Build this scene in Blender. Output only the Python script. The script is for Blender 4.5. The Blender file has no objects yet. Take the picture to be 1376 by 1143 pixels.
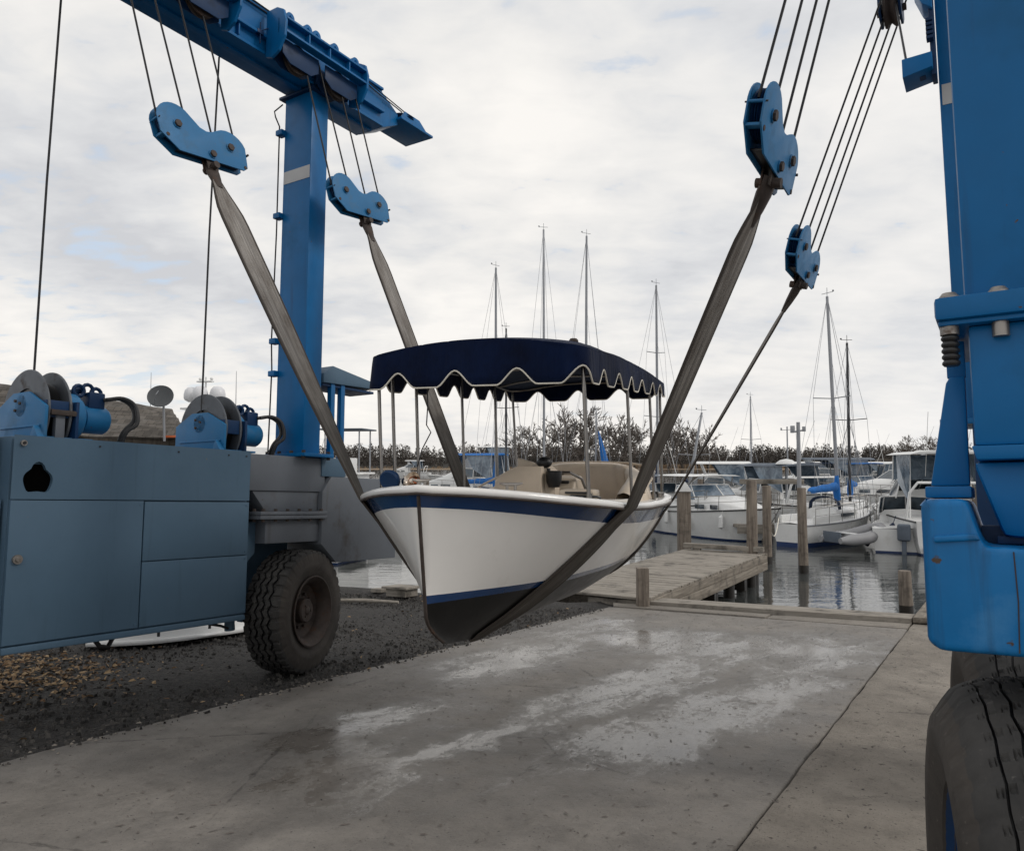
import bpy, bmesh, math, random
from mathutils import Vector, Matrix, Euler, noise as mnoise
random.seed(7)
S = bpy.context.scene
COL = S.collection
rad = math.radians
PI = math.pi
WZ = -1.35                      # water level (world), camera stands at the origin
TILT = rad(3.146)               # the hauling apron falls towards the water
TH = rad(32.09)                 # heading of the lift's runway
CAMZ = 1.65
# yard axes: x across the runway, y along it towards the water, z normal to the apron
YARD = (Matrix.Translation((0, 0, CAMZ)) @ Matrix.Rotation(-TILT, 4, 'X') @ Matrix.Translation((0, 0, -CAMZ))
        @ Matrix.Rotation(-TH, 4, 'Z'))
BASE = {}
YARD_ROOTS = []

# ------------------------------------------------------------------ mesh builder
class MB:
    def __init__(self):
        self.bm = bmesh.new()
        self.uv = self.bm.loops.layers.uv.new('UVMap')
    def _merge(self, t, mat=0, M=None):
        if M is not None:
            bmesh.ops.transform(t, matrix=M, verts=t.verts)
        bmesh.ops.recalc_face_normals(t, faces=t.faces)
        for f in t.faces: f.material_index = mat
        me = bpy.data.meshes.new('tmp'); t.to_mesh(me); t.free()
        self.bm.from_mesh(me); bpy.data.meshes.remove(me)
        return self
    def box(self, x0, x1, y0, y1, z0, z1, bev=0.0, mat=0, M=None, seg=2):
        t = bmesh.new()
        t.loops.layers.uv.new('UVMap')
        v = [t.verts.new(p) for p in ((x0,y0,z0),(x1,y0,z0),(x1,y1,z0),(x0,y1,z0),(x0,y0,z1),(x1,y0,z1),(x1,y1,z1),(x0,y1,z1))]
        for q in ((0,1,2,3),(4,5,6,7),(0,1,5,4),(1,2,6,5),(2,3,7,6),(3,0,4,7)):
            t.faces.new([v[i] for i in q])
        if bev > 0:
            bmesh.ops.bevel(t, geom=list(t.edges), offset=bev, segments=seg, profile=0.6, affect='EDGES')
        return self._merge(t, mat, M)
    def prism(self, pts, axis, a0, a1, bev=0.0, mat=0, M=None, seg=2):
        t = bmesh.new()
        t.loops.layers.uv.new('UVMap')
        def P(p, a):
            return (a, p[0], p[1]) if axis == 'x' else (p[0], a, p[1]) if axis == 'y' else (p[0], p[1], a)
        A = [t.verts.new(P(p, a0)) for p in pts]; Bv = [t.verts.new(P(p, a1)) for p in pts]
        t.faces.new(A); t.faces.new(Bv); n = len(pts)
        for i in range(n): t.faces.new((A[i], A[(i+1) % n], Bv[(i+1) % n], Bv[i]))
        bmesh.ops.recalc_face_normals(t, faces=t.faces)
        if bev > 0:
            bmesh.ops.bevel(t, geom=list(t.edges), offset=bev, segments=seg, profile=0.6, affect='EDGES')
        return self._merge(t, mat, M)
    def tube(self, pts, r, n=8, mat=0, closed=False, caps=True, squash=1.0):
        pts = [Vector(p) for p in pts]; m = len(pts)
        rr = r if isinstance(r, (list, tuple)) else [r]*m
        t = bmesh.new()
        t.loops.layers.uv.new('UVMap')
        rings = []; prev = None
        for i, p in enumerate(pts):
            if closed: d = pts[(i+1) % m] - pts[i-1]
            else: d = pts[min(i+1, m-1)] - pts[max(i-1, 0)]
            d.normalize()
            if prev is None:
                a = Vector((0,0,1)) if abs(d.z) < .9 else Vector((1,0,0))
                u = d.cross(a).normalized()
            else:
                u = (prev - d*prev.dot(d)).normalized()
            prev = u; w = d.cross(u)
            rings.append([t.verts.new(p + (u*math.cos(2*PI*k/n) + w*math.sin(2*PI*k/n)*squash)*rr[i]) for k in range(n)])
        for i in range(m if closed else m-1):
            a, b = rings[i], rings[(i+1) % m]
            for k in range(n): t.faces.new((a[k], a[(k+1) % n], b[(k+1) % n], b[k]))
        if caps and not closed:
            t.faces.new(rings[0]); t.faces.new(rings[-1])
        return self._merge(t, mat)
    def cyl(self, p0, p1, r, n=16, mat=0, r1=None):
        return self.tube([p0, p1], [r, r if r1 is None else r1], n, mat)
    def lathe(self, prof, M, n=32, mat=0, closed=False):
        """profile (radius, height) turned about local z of M"""
        t = bmesh.new()
        t.loops.layers.uv.new('UVMap')
        rings = []
        for (r, h) in prof:
            if r < 1e-6: rings.append([t.verts.new((0,0,h))])
            else: rings.append([t.verts.new((r*math.cos(2*PI*k/n), r*math.sin(2*PI*k/n), h)) for k in range(n)])
        R = list(zip(rings, rings[1:])) + ([(rings[-1], rings[0])] if closed else [])
        for a, b in R:
            for k in range(n):
                k2 = (k+1) % n
                if len(a) == 1 and len(b) == 1: continue
                if len(a) == 1: t.faces.new((a[0], b[k], b[k2]))
                elif len(b) == 1: t.faces.new((a[k], a[k2], b[0]))
                else: t.faces.new((a[k], a[k2], b[k2], b[k]))
        return self._merge(t, mat, M)
    def ball(self, c, r, sx=1, sy=1, sz=1, mat=0, n=16):
        M = Matrix.Translation(c) @ Matrix.Diagonal((r*sx, r*sy, r*sz, 1))
        prof = [(math.sin(PI*i/10), -math.cos(PI*i/10)) for i in range(11)]
        prof[0] = (0, -1); prof[-1] = (0, 1)
        return self.lathe(prof, M, n, mat)
    def grid(self, rows, matf=None, cu=False, cv=False, mat=0, uv=None, recalc=False):
        """rows of points joined into quads"""
        bm = self.bm
        V = [[bm.verts.new(p) for p in row] for row in rows]
        nr, nc = len(V), len(V[0]); fs = []
        for i in range(nr if cv else nr-1):
            for j in range(nc if cu else nc-1):
                i2, j2 = (i+1) % nr, (j+1) % nc
                try: f = bm.faces.new((V[i][j], V[i][j2], V[i2][j2], V[i2][j]))
                except ValueError: continue
                f.material_index = matf(i, j) if matf else mat
                if uv:
                    for l, (a, b) in zip(f.loops, ((i,j),(i,j+1),(i+1,j+1),(i+1,j))): l[self.uv].uv = uv(a, b)
                fs.append(f)
        if recalc: bmesh.ops.recalc_face_normals(bm, faces=fs)
        return self
    def face(self, pts, mat=0):
        f = self.bm.faces.new([self.bm.verts.new(p) for p in pts]); f.material_index = mat; return self
    def build(self, name, mats, parent=None, sharp=38, smooth=True, solid=0.0, weld=False, base=None):
        bm = self.bm
        if weld: bmesh.ops.remove_doubles(bm, verts=bm.verts, dist=1e-4)
        if base is None: base = BASE.get(parent.name) if parent else None
        if base is not None: bmesh.ops.translate(bm, verts=bm.verts, vec=-Vector(base))
        me = bpy.data.meshes.new(name); bm.to_mesh(me); bm.free()
        for m in (mats if isinstance(mats, (list, tuple)) else [mats]): me.materials.append(m)
        if smooth:
            me.shade_smooth(); me.set_sharp_from_angle(angle=rad(sharp))
        o = bpy.data.objects.new(name, me); COL.objects.link(o)
        if parent:
            o.parent = parent; BASE[o.name] = base
        if solid:
            md = o.modifiers.new('solid', 'SOLIDIFY'); md.thickness = solid; md.offset = 0
        return o

def tag(o, label=None, cat=None, group=None, kind=None):
    if label: o['label'] = label
    if cat: o['category'] = cat
    if group: o['group'] = group
    if kind: o['kind'] = kind
    return o
def thing(name, label, cat, base=(0,0,0), group=None, loc=None, rz=0.0, yard=False):
    """Empty at the thing's base; geometry is written in the same coordinates as the base"""
    o = bpy.data.objects.new(name, None); COL.objects.link(o)
    o.empty_display_size = .2
    o.location = base if loc is None else loc; o.rotation_euler = (0, 0, rz)
    BASE[o.name] = Vector(base)
    tag(o, label, cat, group)
    if yard: YARD_ROOTS.append(o)
    return o
def solo(o, label, cat, group=None, yard=False):
    tag(o, label, cat, group)
    if yard: YARD_ROOTS.append(o)
    return o
def struct(o, yard=False, kind='structure'):
    o['kind'] = kind
    if yard: YARD_ROOTS.append(o)
    return o
def copy_tree(o, parent=None):
    c = o.copy(); COL.objects.link(c)
    if parent: c.parent = parent
    for ch in [x for x in o.children]: copy_tree(ch, c)
    return c

# ------------------------------------------------------------------ materials
class NT:
    def __init__(self, name):
        self.m = bpy.data.materials.new(name); self.m.use_nodes = True
        self.t = self.m.node_tree; self.t.nodes.clear()
        self.out = self.n('ShaderNodeOutputMaterial'); self.b = self.n('ShaderNodeBsdfPrincipled')
        self.l(self.b.outputs[0], self.out.inputs[0])
        self.tc = self.n('ShaderNodeTexCoord')
    def n(self, k, **kw):
        x = self.t.nodes.new(k)
        for a, v in kw.items(): setattr(x, a, v)
        return x
    def l(self, a, b): self.t.links.new(a, b)
    def put(self, sock, v):
        if hasattr(v, 'is_linked') or hasattr(v, 'links'): self.l(v, sock)
        else: sock.default_value = v
    def map(self, scale, src='Object', rot=(0,0,0)):
        m = self.n('ShaderNodeMapping'); self.l(self.tc.outputs[src], m.inputs[0])
        m.inputs['Scale'].default_value = scale; m.inputs['Rotation'].default_value = rot
        return m.outputs[0]
    def noise(self, vec, scale, detail=5, rough=.6, dist=0.0):
        x = self.n('ShaderNodeTexNoise'); self.l(vec, x.inputs['Vector'])
        x.inputs['Scale'].default_value = scale; x.inputs['Detail'].default_value = detail
        x.inputs['Roughness'].default_value = rough; x.inputs['Distortion'].default_value = dist
        return x.outputs['Fac']
    def vor(self, vec, scale, feature='F1', out='Distance'):
        x = self.n('ShaderNodeTexVoronoi'); x.feature = feature; self.l(vec, x.inputs['Vector']); x.inputs['Scale'].default_value = scale
        return x.outputs[out]
    def ramp(self, fac, a, b, c0=(0,0,0,1), c1=(1,1,1,1)):
        if a > b: a, b, c0, c1 = b, a, c1, c0
        r = self.n('ShaderNodeValToRGB'); self.l(fac, r.inputs[0])
        r.color_ramp.elements[0].position = a; r.color_ramp.elements[1].position = b
        r.color_ramp.elements[0].color = c0; r.color_ramp.elements[1].color = c1
        return r.outputs[0]
    def mix(self, fac, a, b, blend='MIX'):
        x = self.n('ShaderNodeMix', data_type='RGBA', blend_type=blend)
        self.put(x.inputs[0], fac); self.put(x.inputs[6], a); self.put(x.inputs[7], b)
        return x.outputs[2]
    def math(self, op, a, b=0.0, clamp=False):
        x = self.n('ShaderNodeMath', operation=op); x.use_clamp = clamp
        self.put(x.inputs[0], a); self.put(x.inputs[1], b); return x.outputs[0]
    def bump(self, h, strength=.3, dist=.01, prev=None):
        x = self.n('ShaderNodeBump'); self.put(x.inputs['Height'], h)
        x.inputs['Strength'].default_value = strength; x.inputs['Distance'].default_value = dist
        if prev is not None: self.l(prev, x.inputs['Normal'])
        return x.outputs[0]
    def set(self, **kw):
        for k, v in kw.items():
            self.put(self.b.inputs[{'col':'Base Color','rough':'Roughness','metal':'Metallic','normal':'Normal','ior':'IOR','trans':'Transmission Weight','alpha':'Alpha','spec':'Specular IOR Level','coat':'Coat Weight','sheen':'Sheen Weight'}[k]], v)
        return self
def c4(c): return (c[0], c[1], c[2], 1)
def surf(name, col, rough=.5, metal=0.0, var=.12, ns=3.0, dirt=None, dirt_t=(.55,.72), dscale=4.0, streak=None, st=(.6,.75), bump=.12, bs=60.0, bdist=.002, coat=0.0, spec=.5, chips=None, chip_t=(.7,.72)):
    t = NT(name); o = t.map((1,1,1))
    n1 = t.noise(o, ns, 6)
    lo = tuple(max(0, x*(1-var)) for x in col); hi = tuple(x*(1+var) for x in col)
    c = t.ramp(n1, .3, .7, c4(lo), c4(hi))
    rr = t.math('ADD', t.math('MULTIPLY', t.noise(o, ns*3.1, 4), .25), rough-.12)
    if dirt:
        d = t.ramp(t.noise(o, dscale, 8, .68), dirt_t[0], dirt_t[1])
        c = t.mix(d, c, c4(dirt)); rr = t.math('ADD', rr, t.math('MULTIPLY', d, .2), True)
    if streak:
        d = t.ramp(t.noise(t.map((14,14,.9)), 1.0, 5, .6), st[0], st[1])
        c = t.mix(t.math('MULTIPLY', d, .6), c, c4(streak))
    if chips:
        d = t.ramp(t.noise(o, 22, 3, .5), chip_t[0], chip_t[1]); c = t.mix(d, c, c4(chips))
    nb = t.bump(t.noise(o, bs, 4), bump, bdist)
    t.set(col=c, rough=rr, metal=metal, normal=nb, coat=coat, spec=spec)
    return t.m
def wood(name, col, dark, axis='x', scale=1.0, rough=.85, stain=(.04,.035,.03)):
    t = NT(name)
    st = {'x':(.6,9,9),'y':(9,.6,9),'z':(9,9,.6)}[axis]
    v = t.map(tuple(s*scale for s in st)); o = t.map((1,1,1))
    g = t.noise(v, 2.2, 7, .65, .3)
    c = t.ramp(g, .32, .68, c4(dark), c4(col))
    c = t.mix(t.ramp(t.noise(o, 2.3, 6, .65), .52, .75), c, c4(stain))
    v2 = t.map(tuple(s*scale*3 for s in st))
    nb = t.bump(t.noise(v2, 3.0, 4), .5, .004)
    t.set(col=c, rough=rough, normal=nb, spec=.3); return t.m

M = {}
M['blue'] = surf('blue_paint', (.0005,.112,.305), .38, spec=.26, var=.14, ns=1.7, dirt=(.004,.085,.20), dirt_t=(.55,.8), dscale=2.0, streak=(.012,.06,.15), st=(.58,.74), bump=.10, bs=25, chips=(.09,.055,.03), chip_t=(.735,.75))
M['bluelt'] = surf('weathered_blue_paint', (.014,.135,.305), .45, spec=.3, var=.12, ns=2.0, dirt=(.06,.14,.24), dscale=3.0, bump=.12, bs=30, chips=(.10,.06,.04), chip_t=(.73,.75))
M['bluedk'] = surf('dark_blue_paint', (.005,.03,.09), .45, spec=.25, var=.2, ns=3, dirt=(.012,.02,.035), dscale=3, chips=(.06,.04,.03), chip_t=(.73,.75))
M['bluegrey'] = surf('grey_blue_panel', (.072,.128,.188), .5, spec=.3, var=.10, ns=.9, dirt=(.085,.145,.21), dirt_t=(.5,.8), dscale=1.4, streak=(.05,.09,.125), st=(.6,.8), bump=.14, bs=9, bdist=.004, chips=(.16,.13,.11), chip_t=(.765,.775))  # a greyer blue than the frame paint
M['greypaint'] = surf('grey_primer_paint', (.105,.118,.138), .55, var=.12, ns=1.6, dirt=(.075,.07,.068), dscale=2.6, streak=(.06,.055,.05), bump=.12, bs=20, chips=(.07,.04,.025), chip_t=(.73,.75))
M['steel'] = surf('bare_steel', (.30,.28,.26), .42, metal=.8, var=.2, dirt=(.10,.06,.04), dscale=14)
M['rust'] = surf('rusty_steel', (.055,.042,.036), .7, metal=.3, var=.35, ns=8, dirt=(.09,.045,.025), dscale=7)
M['black'] = surf('black_rubber_hose', (.014,.014,.015), .55, var=.2)
M['wire'] = surf('greased_wire_rope', (.012,.012,.014), .5, metal=.3, var=.2, bump=.4, bs=300)
M['stainless'] = surf('stainless_tube', (.24,.225,.21), .30, metal=1.0, var=.1, ns=9, bump=.05)
M['drum'] = surf('winch_drum_steel', (.10,.11,.125), .5, metal=.35, var=.25, ns=4, dirt=(.055,.04,.032), dscale=6)
M['reflect'] = surf('grey_reflective_tape', (.42,.42,.42), .4, var=.1)
M['gel'] = surf('white_gelcoat', (.78,.76,.73), .18, var=.035, ns=2.0, dirt=(.52,.49,.44), dirt_t=(.6,.95), dscale=2.4, bump=.03, bs=4, coat=.3)
M['navy'] = surf('navy_gelcoat', (.004,.033,.112), .16, var=.1, bump=.02, bs=3, coat=.5)
M['bottom'] = surf('black_bottom_paint', (.005,.0048,.0048), .34, spec=.4, var=.3, ns=2.5, dirt=(.016,.015,.014), dirt_t=(.55,.95), dscale=3.5, bump=.15, bs=30)
M['deck'] = surf('white_deck', (.66,.63,.58), .5, var=.05, bump=.15, bs=160)
M['vinyl'] = surf('tan_vinyl', (.62,.52,.41), .5, var=.07, ns=4, bump=.25, bs=220, dirt=(.52,.43,.33), dirt_t=(.55,.9), dscale=5)
M['vinyl2'] = surf('cream_vinyl', (.48,.40,.31), .5, var=.06, ns=4, bump=.2, bs=220)
M['piping'] = surf('white_piping', (.66,.62,.54), .7, var=.08)
M['plastic'] = surf('black_plastic', (.012,.012,.013), .4, var=.2)
M['sail'] = surf('blue_sail_cover', (.005,.12,.40), .8, var=.2, ns=5, bump=.5, bs=14, bdist=.02)
M['sailred'] = surf('orange_red_sailcloth', (.45,.09,.03), .8, var=.2, ns=5)
M['navycloth'] = surf('dark_blue_cover', (.012,.025,.06), .85, var=.2, ns=5)
M['alu'] = surf('aluminium_mast', (.27,.28,.30), .4, metal=.35, var=.08)
M['darkmast'] = surf('black_mast', (.018,.018,.022), .4, var=.2)
M['boatwhite'] = surf('moored_boat_white', (.70,.70,.69), .3, var=.04, ns=1.5, dirt=(.5,.48,.44), dirt_t=(.55,.9), dscale=1.6)
M['hypalon'] = surf('grey_inflatable_rubber', (.27,.27,.28), .6, var=.08)
M['canvasgrey'] = surf('grey_canvas', (.10,.12,.15), .85, var=.15)
M['boatblue'] = surf('boat_boot_blue', (.008,.03,.11), .35, var=.15)
M['wood_x'] = wood('weathered_planks_across', (.33,.30,.26), (.18,.16,.135), 'x')
M['wood_y'] = wood('weathered_timber_along', (.30,.265,.22), (.13,.11,.09), 'y')
M['wood_z'] = wood('weathered_pile_timber', (.26,.22,.18), (.11,.09,.075), 'z')
M['wetwood'] = surf('wet_dark_timber', (.02,.017,.014), .35, var=.4)
M['pipe'] = surf('grey_pipe', (.30,.31,.33), .5, metal=.3, var=.1)
M['dish'] = surf('dark_mesh_dish', (.06,.065,.07), .7, var=.1)
M['shedwall'] = wood('shed_boards', (.10,.085,.07), (.03,.025,.02), 'z')
M['dome'] = surf('white_radome', (.66,.66,.68), .4, var=.04)
M['twig'] = surf('bare_twig_bark', (.12,.104,.092), .9, var=.3, ns=.5)
M['treebark'] = surf('tree_bark', (.05,.042,.036), .9, var=.3, ns=.4)

def glass():
    t = NT('tinted_boat_glass'); o = t.map((1,1,1))
    t.set(col=t.ramp(t.noise(o, 1.5, 3), .35, .65, (.012,.02,.03,1), (.06,.085,.11,1)), rough=.06, spec=.9); return t.m
M['glass'] = glass()
def clearvinyl():
    t = NT('clear_vinyl_curtain'); o = t.map((1,1,1))
    t.set(col=t.ramp(t.noise(o, 2.2, 4, .6, .6), .35, .7, (.05,.08,.12,1), (.22,.28,.34,1)), rough=.14, spec=.8, normal=t.bump(t.noise(o, 5, 3), .35, .02)); return t.m
M['vinylclear'] = clearvinyl()
def velvet():
    t = NT('navy_canvas'); o = t.map((1,1,1))
    c = t.ramp(t.noise(o, 3.5, 6), .3, .75, (.0006,.0034,.017,1), (.0018,.010,.044,1))
    w = t.noise(t.map((9,9,1.2)), 1.3, 3)
    nb = t.bump(w, .45, .03); nb = t.bump(t.noise(o, 400, 2), .25, .001, nb)
    t.set(col=c, rough=.9, normal=nb, sheen=.05, spec=.15); return t.m
M['canvas'] = velvet()
def webbing():
    t = NT('grey_lifting_webbing'); uv = t.tc.outputs['UV']
    m = t.n('ShaderNodeMapping'); t.l(uv, m.inputs[0]); m.inputs['Scale'].default_value = (14, .8, 1)
    g = t.noise(m.outputs[0], 1.0, 5, .6)
    c = t.ramp(g, .3, .72, (.048,.043,.038,1), (.155,.14,.121,1))
    m2 = t.n('ShaderNodeMapping'); t.l(uv, m2.inputs[0]); m2.inputs['Scale'].default_value = (1.2, 1.1, 1)
    c = t.mix(t.ramp(t.noise(m2.outputs[0], 1.6, 6, .65), .42, .7), c, (.042,.034,.027,1))
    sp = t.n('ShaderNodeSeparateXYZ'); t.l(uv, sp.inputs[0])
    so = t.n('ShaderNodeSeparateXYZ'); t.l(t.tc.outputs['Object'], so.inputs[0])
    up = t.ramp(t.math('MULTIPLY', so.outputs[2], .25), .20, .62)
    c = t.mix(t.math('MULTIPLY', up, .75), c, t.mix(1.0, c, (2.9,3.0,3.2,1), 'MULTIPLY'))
    ed = t.math('ABSOLUTE', t.math('SUBTRACT', sp.outputs[0], .5))
    c = t.mix(t.ramp(ed, .40, .44), c, (.05,.042,.036,1))
    w = t.n('ShaderNodeTexWave'); w.wave_type = 'BANDS'; w.bands_direction = 'X'; t.l(uv, w.inputs[0]); w.inputs['Scale'].default_value = 4.0
    m3 = t.n('ShaderNodeMapping'); t.l(uv, m3.inputs[0]); m3.inputs['Scale'].default_value = (3, 60, 1)
    nb = t.bump(w.outputs[0], .5, .006); nb = t.bump(t.noise(m3.outputs[0], 1.0, 2), .35, .003, nb)
    t.set(col=c, rough=.85, normal=nb, spec=.25); return t.m
M['web'] = webbing()
def rubber(name, col, dust):
    t = NT(name); o = t.map((1,1,1))
    c = t.ramp(t.noise(o, 5, 7, .65), .32, .72, c4(col), c4(tuple(x*1.7 for x in col)))
    c = t.mix(t.math('MULTIPLY', t.ramp(t.noise(o, 1.8, 6, .7), .42, .7), .75), c, c4(dust))
    c = t.mix(t.ramp(t.noise(o, 40, 3), .66, .74), c, c4(tuple(x*1.2 for x in dust)))
    t.set(col=c, rough=.82, normal=t.bump(t.noise(o, 70, 5, .7), .45, .003), spec=.3); return t.m
M['tyre'] = rubber('worn_tyre_rubber', (.024,.0235,.023), (.078,.073,.068))
M['tyreside'] = rubber('dusty_tyre_sidewall', (.034,.030,.027), (.092,.080,.069))
WET = [(-3.30,4.9,.16,1.5,.02),(-3.0,7.2,.30,2.0,.05),(-2.2,5.9,.42,1.6,.10),(-1.75,7.4,.35,1.2,0),(-3.6,3.75,.55,.55,.0),(-4.2,4.5,.35,.8,.1),(-3.6,9.3,1.5,.9,.2),(-1.9,9.6,.75,1.1,0),(-4.6,7.6,.5,1.2,.0),(-2.6,8.2,.18,1.8,.08),(-4.9,10.2,.4,.7,0)]
def concrete(name, wet=True, tint=(1,1,1)):
    t = NT(name); o = t.map((1,1,1)); sp = t.n('ShaderNodeSeparateXYZ'); t.l(o, sp.inputs[0]); X, Y = sp.outputs[0], sp.outputs[1]
    base = t.ramp(t.noise(o, .8, 9, .66), .3, .72, c4((.175*tint[0],.158*tint[1],.139*tint[2])), c4((.300*tint[0],.275*tint[1],.246*tint[2])))
    base = t.mix(t.math('MULTIPLY', t.ramp(t.noise(o, 3.4, 8, .72), .45, .72), .55), base, (.078,.069,.060,1))
    base = t.mix(t.math('MULTIPLY', t.ramp(t.noise(o, 55, 5, .7), .4, .75), .4), base, (.27,.24,.205,1))
    base = t.mix(t.ramp(t.vor(o, 7.0), .05, .028), base, (.05,.045,.04,1))
    base = t.mix(t.math('MULTIPLY', t.ramp(t.noise(o, 75, 3, .6), .62, .70), .75), base, (.055,.048,.042,1))
    spk = t.ramp(t.noise(o, 26, 3, .6), .665, .71)
    base = t.mix(spk, base, (.045,.04,.036,1))
    # hairline cracks
    cr = t.vor(o, .55, 'DISTANCE_TO_EDGE')
    wob = t.math('ADD', cr, t.math('MULTIPLY', t.math('SUBTRACT', t.noise(o, 6, 5), .5), .06))
    crk = t.math('MULTIPLY', t.ramp(t.math('ABSOLUTE', wob), .006, .001), t.ramp(t.noise(o, .5, 2), .5, .56))
    base = t.mix(t.math('MULTIPLY', crk, .7), base, (.05,.043,.037,1))
    h = t.noise(o, 90, 6, .75); h2 = t.noise(o, 12, 5, .65)
    if wet:
        # sheets of water left along the runway by boats dripping in the slings
        wx = t.math('ADD', X, t.math('MULTIPLY', t.math('SUBTRACT', t.noise(o, 1.6, 5, .6), .5), .9))
        wy = t.math('ADD', Y, t.math('MULTIPLY', t.math('SUBTRACT', t.noise(t.map((1,1,1), rot=(0,0,1.1)), 1.1, 5, .6), .5), 1.8))
        field = None
        for (px, py, a, b, sl) in WET:
            dx = t.math('SUBTRACT', t.math('SUBTRACT', wx, px), t.math('MULTIPLY', t.math('SUBTRACT', wy, py), sl))
            e = t.math('ADD', t.math('POWER', t.math('ABSOLUTE', t.math('MULTIPLY', dx, 1/a)), 2.0), t.math('POWER', t.math('ABSOLUTE', t.math('MULTIPLY', t.math('SUBTRACT', wy, py), 1/b)), 2.0))
            f = t.math('SUBTRACT', 1.0, e)
            field = f if field is None else t.math('MAXIMUM', field, f)
        fine = t.noise(t.map((3.2,1.5,1)), 1.0, 7, .68, .6)
        grain = t.noise(t.map((24,15,1)), 1.0, 5, .7)
        v = t.math('ADD', t.math('MULTIPLY', t.math('MAXIMUM', field, -2.0), .13), t.math('ADD', t.math('MULTIPLY', fine, .66), t.math('MULTIPLY', grain, .34)))
        film = t.ramp(v, .47, .60)
        pool = t.ramp(v, .61, .70)
        damp = t.ramp(v, .04, .46)
        base = t.mix(t.math('MULTIPLY', damp, .55), base, t.mix(1.0, base, (.30,.30,.31,1), 'MULTIPLY'))
        rough = t.math('SUBTRACT', t.math('SUBTRACT', .88, t.math('MULTIPLY', damp, .42)), t.math('ADD', t.math('MULTIPLY', film, .26), t.math('MULTIPLY', pool, .11)))
        nb = t.bump(h, .8, .007); nb = t.bump(h2, .55, .02, nb); nb = t.bump(t.ramp(t.vor(o, 16), .0, .12), .5, .012, nb)
        nbw = t.bump(t.noise(t.map((16,9,1)), 1.0, 5, .65), .35, .006)
        mx = t.n('ShaderNodeMix', data_type='VECTOR'); t.l(film, mx.inputs[0]); t.l(nb, mx.inputs[4]); t.l(nbw, mx.inputs[5])
        t.set(col=base, rough=rough, normal=mx.outputs[1], spec=.5)
    else:
        nb = t.bump(h, .8, .007); nb = t.bump(h2, .55, .02, nb); nb = t.bump(t.ramp(t.vor(o, 16), .0, .12), .5, .012, nb)
        t.set(col=base, rough=.85, normal=nb, spec=.35)
    return t.m
M['concrete'] = concrete('damp_concrete')
M['concrete2'] = concrete('dry_concrete', False, (1.15,1.12,1.07))
M['capstone'] = concrete('concrete_cap', False, (.85,.84,.82))
def gravel():
    t = NT('dark_crushed_stone'); o = t.map((1,1,1))
    v = t.vor(o, 46, 'F1', 'Color'); bw = t.n('ShaderNodeRGBToBW'); t.l(v, bw.inputs[0])
    c = t.ramp(bw.outputs[0], .2, .95, (.020,.019,.018,1), (.075,.070,.066,1))
    c = t.mix(t.math('MULTIPLY', t.ramp(t.noise(o, .7, 7, .68), .42, .7), .6), c, (.036,.034,.033,1))
    c = t.mix(t.math('MULTIPLY', t.ramp(t.noise(o, 9, 6, .7), .56, .72), .6), c, (.12,.105,.088,1))
    d = t.vor(o, 46)
    nb = t.bump(d, .9, .02); nb = t.bump(t.noise(o, 6, 6, .7), .7, .05, nb)
    t.set(col=c, rough=.9, normal=nb, spec=.3); return t.m
M['gravel'] = gravel()
def water():
    t = NT('harbour_water'); o = t.map((1,1,1))
    a = t.noise(t.map((.55,1.5,1)), 1.3, 3, .5, .2); b = t.noise(t.map((2.0,5.0,1)), 1.5, 3, .55, .3)
    nb = t.bump(a, .32, .045); nb = t.bump(b, .28, .014, nb)
    t.set(col=(.05,.054,.053,1), rough=.03, ior=1.45, normal=nb, spec=.5); return t.m
M['water'] = water()
def shingles():
    t = NT('worn_roof_shingles'); o = t.map((1,1,1))
    br = t.n('ShaderNodeTexBrick'); t.l(t.map((1,1,1)), br.inputs[0]); br.inputs['Scale'].default_value = 3.0
    br.inputs['Color1'].default_value = (.12,.105,.09,1); br.inputs['Color2'].default_value = (.06,.053,.046,1); br.inputs['Mortar'].default_value = (.03,.026,.022,1)
    br.inputs['Mortar Size'].default_value = .02; br.inputs['Row Height'].default_value = .5; br.inputs['Brick Width'].default_value = .6
    c = t.mix(t.ramp(t.noise(o, 1.5, 6, .7), .5, .72), br.outputs[0], (.17,.155,.14,1))
    t.set(col=c, rough=.9, normal=t.bump(t.noise(o, 8, 6), .7, .05)); return t.m
M['shingle'] = shingles()
def litter():
    t = NT('fallen_leaves'); oi = t.n('ShaderNodeNewGeometry')
    c = t.ramp(oi.outputs['Random Per Island'], 0, 1, (.10,.05,.022,1), (.36,.25,.14,1))
    t.set(col=c, rough=.8, spec=.3); return t.m
M['leaf'] = litter()
def stone():
    t = NT('loose_stones'); oi = t.n('ShaderNodeNewGeometry')
    c = t.ramp(oi.outputs['Random Per Island'], 0, 1, (.016,.0155,.015,1), (.085,.079,.073,1))
    t.set(col=c, rough=.9, spec=.3); return t.m
M['stone'] = stone()
def woods():
    t = NT('winter_woods'); oi = t.n('ShaderNodeNewGeometry')
    c = t.ramp(oi.outputs['Random Per Island'], 0, 1, (.048,.044,.040,1), (.125,.11,.098,1))
    t.set(col=c, rough=1.0, spec=.1); return t.m
M['woods'] = woods()
M['reeds'] = surf('dry_marsh_reeds', (.21,.15,.095), .95, var=.35, ns=.1, bump=.5, bs=.6, bdist=.4)
M['hill'] = surf('wooded_ground', (.035,.032,.026), 1.0, var=.3, ns=.05)
M['hole_shade'] = surf('painted_hole_shade', (.002,.002,.002), .9, spec=.0)  # black that stands for the shade behind the panel hole
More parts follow.
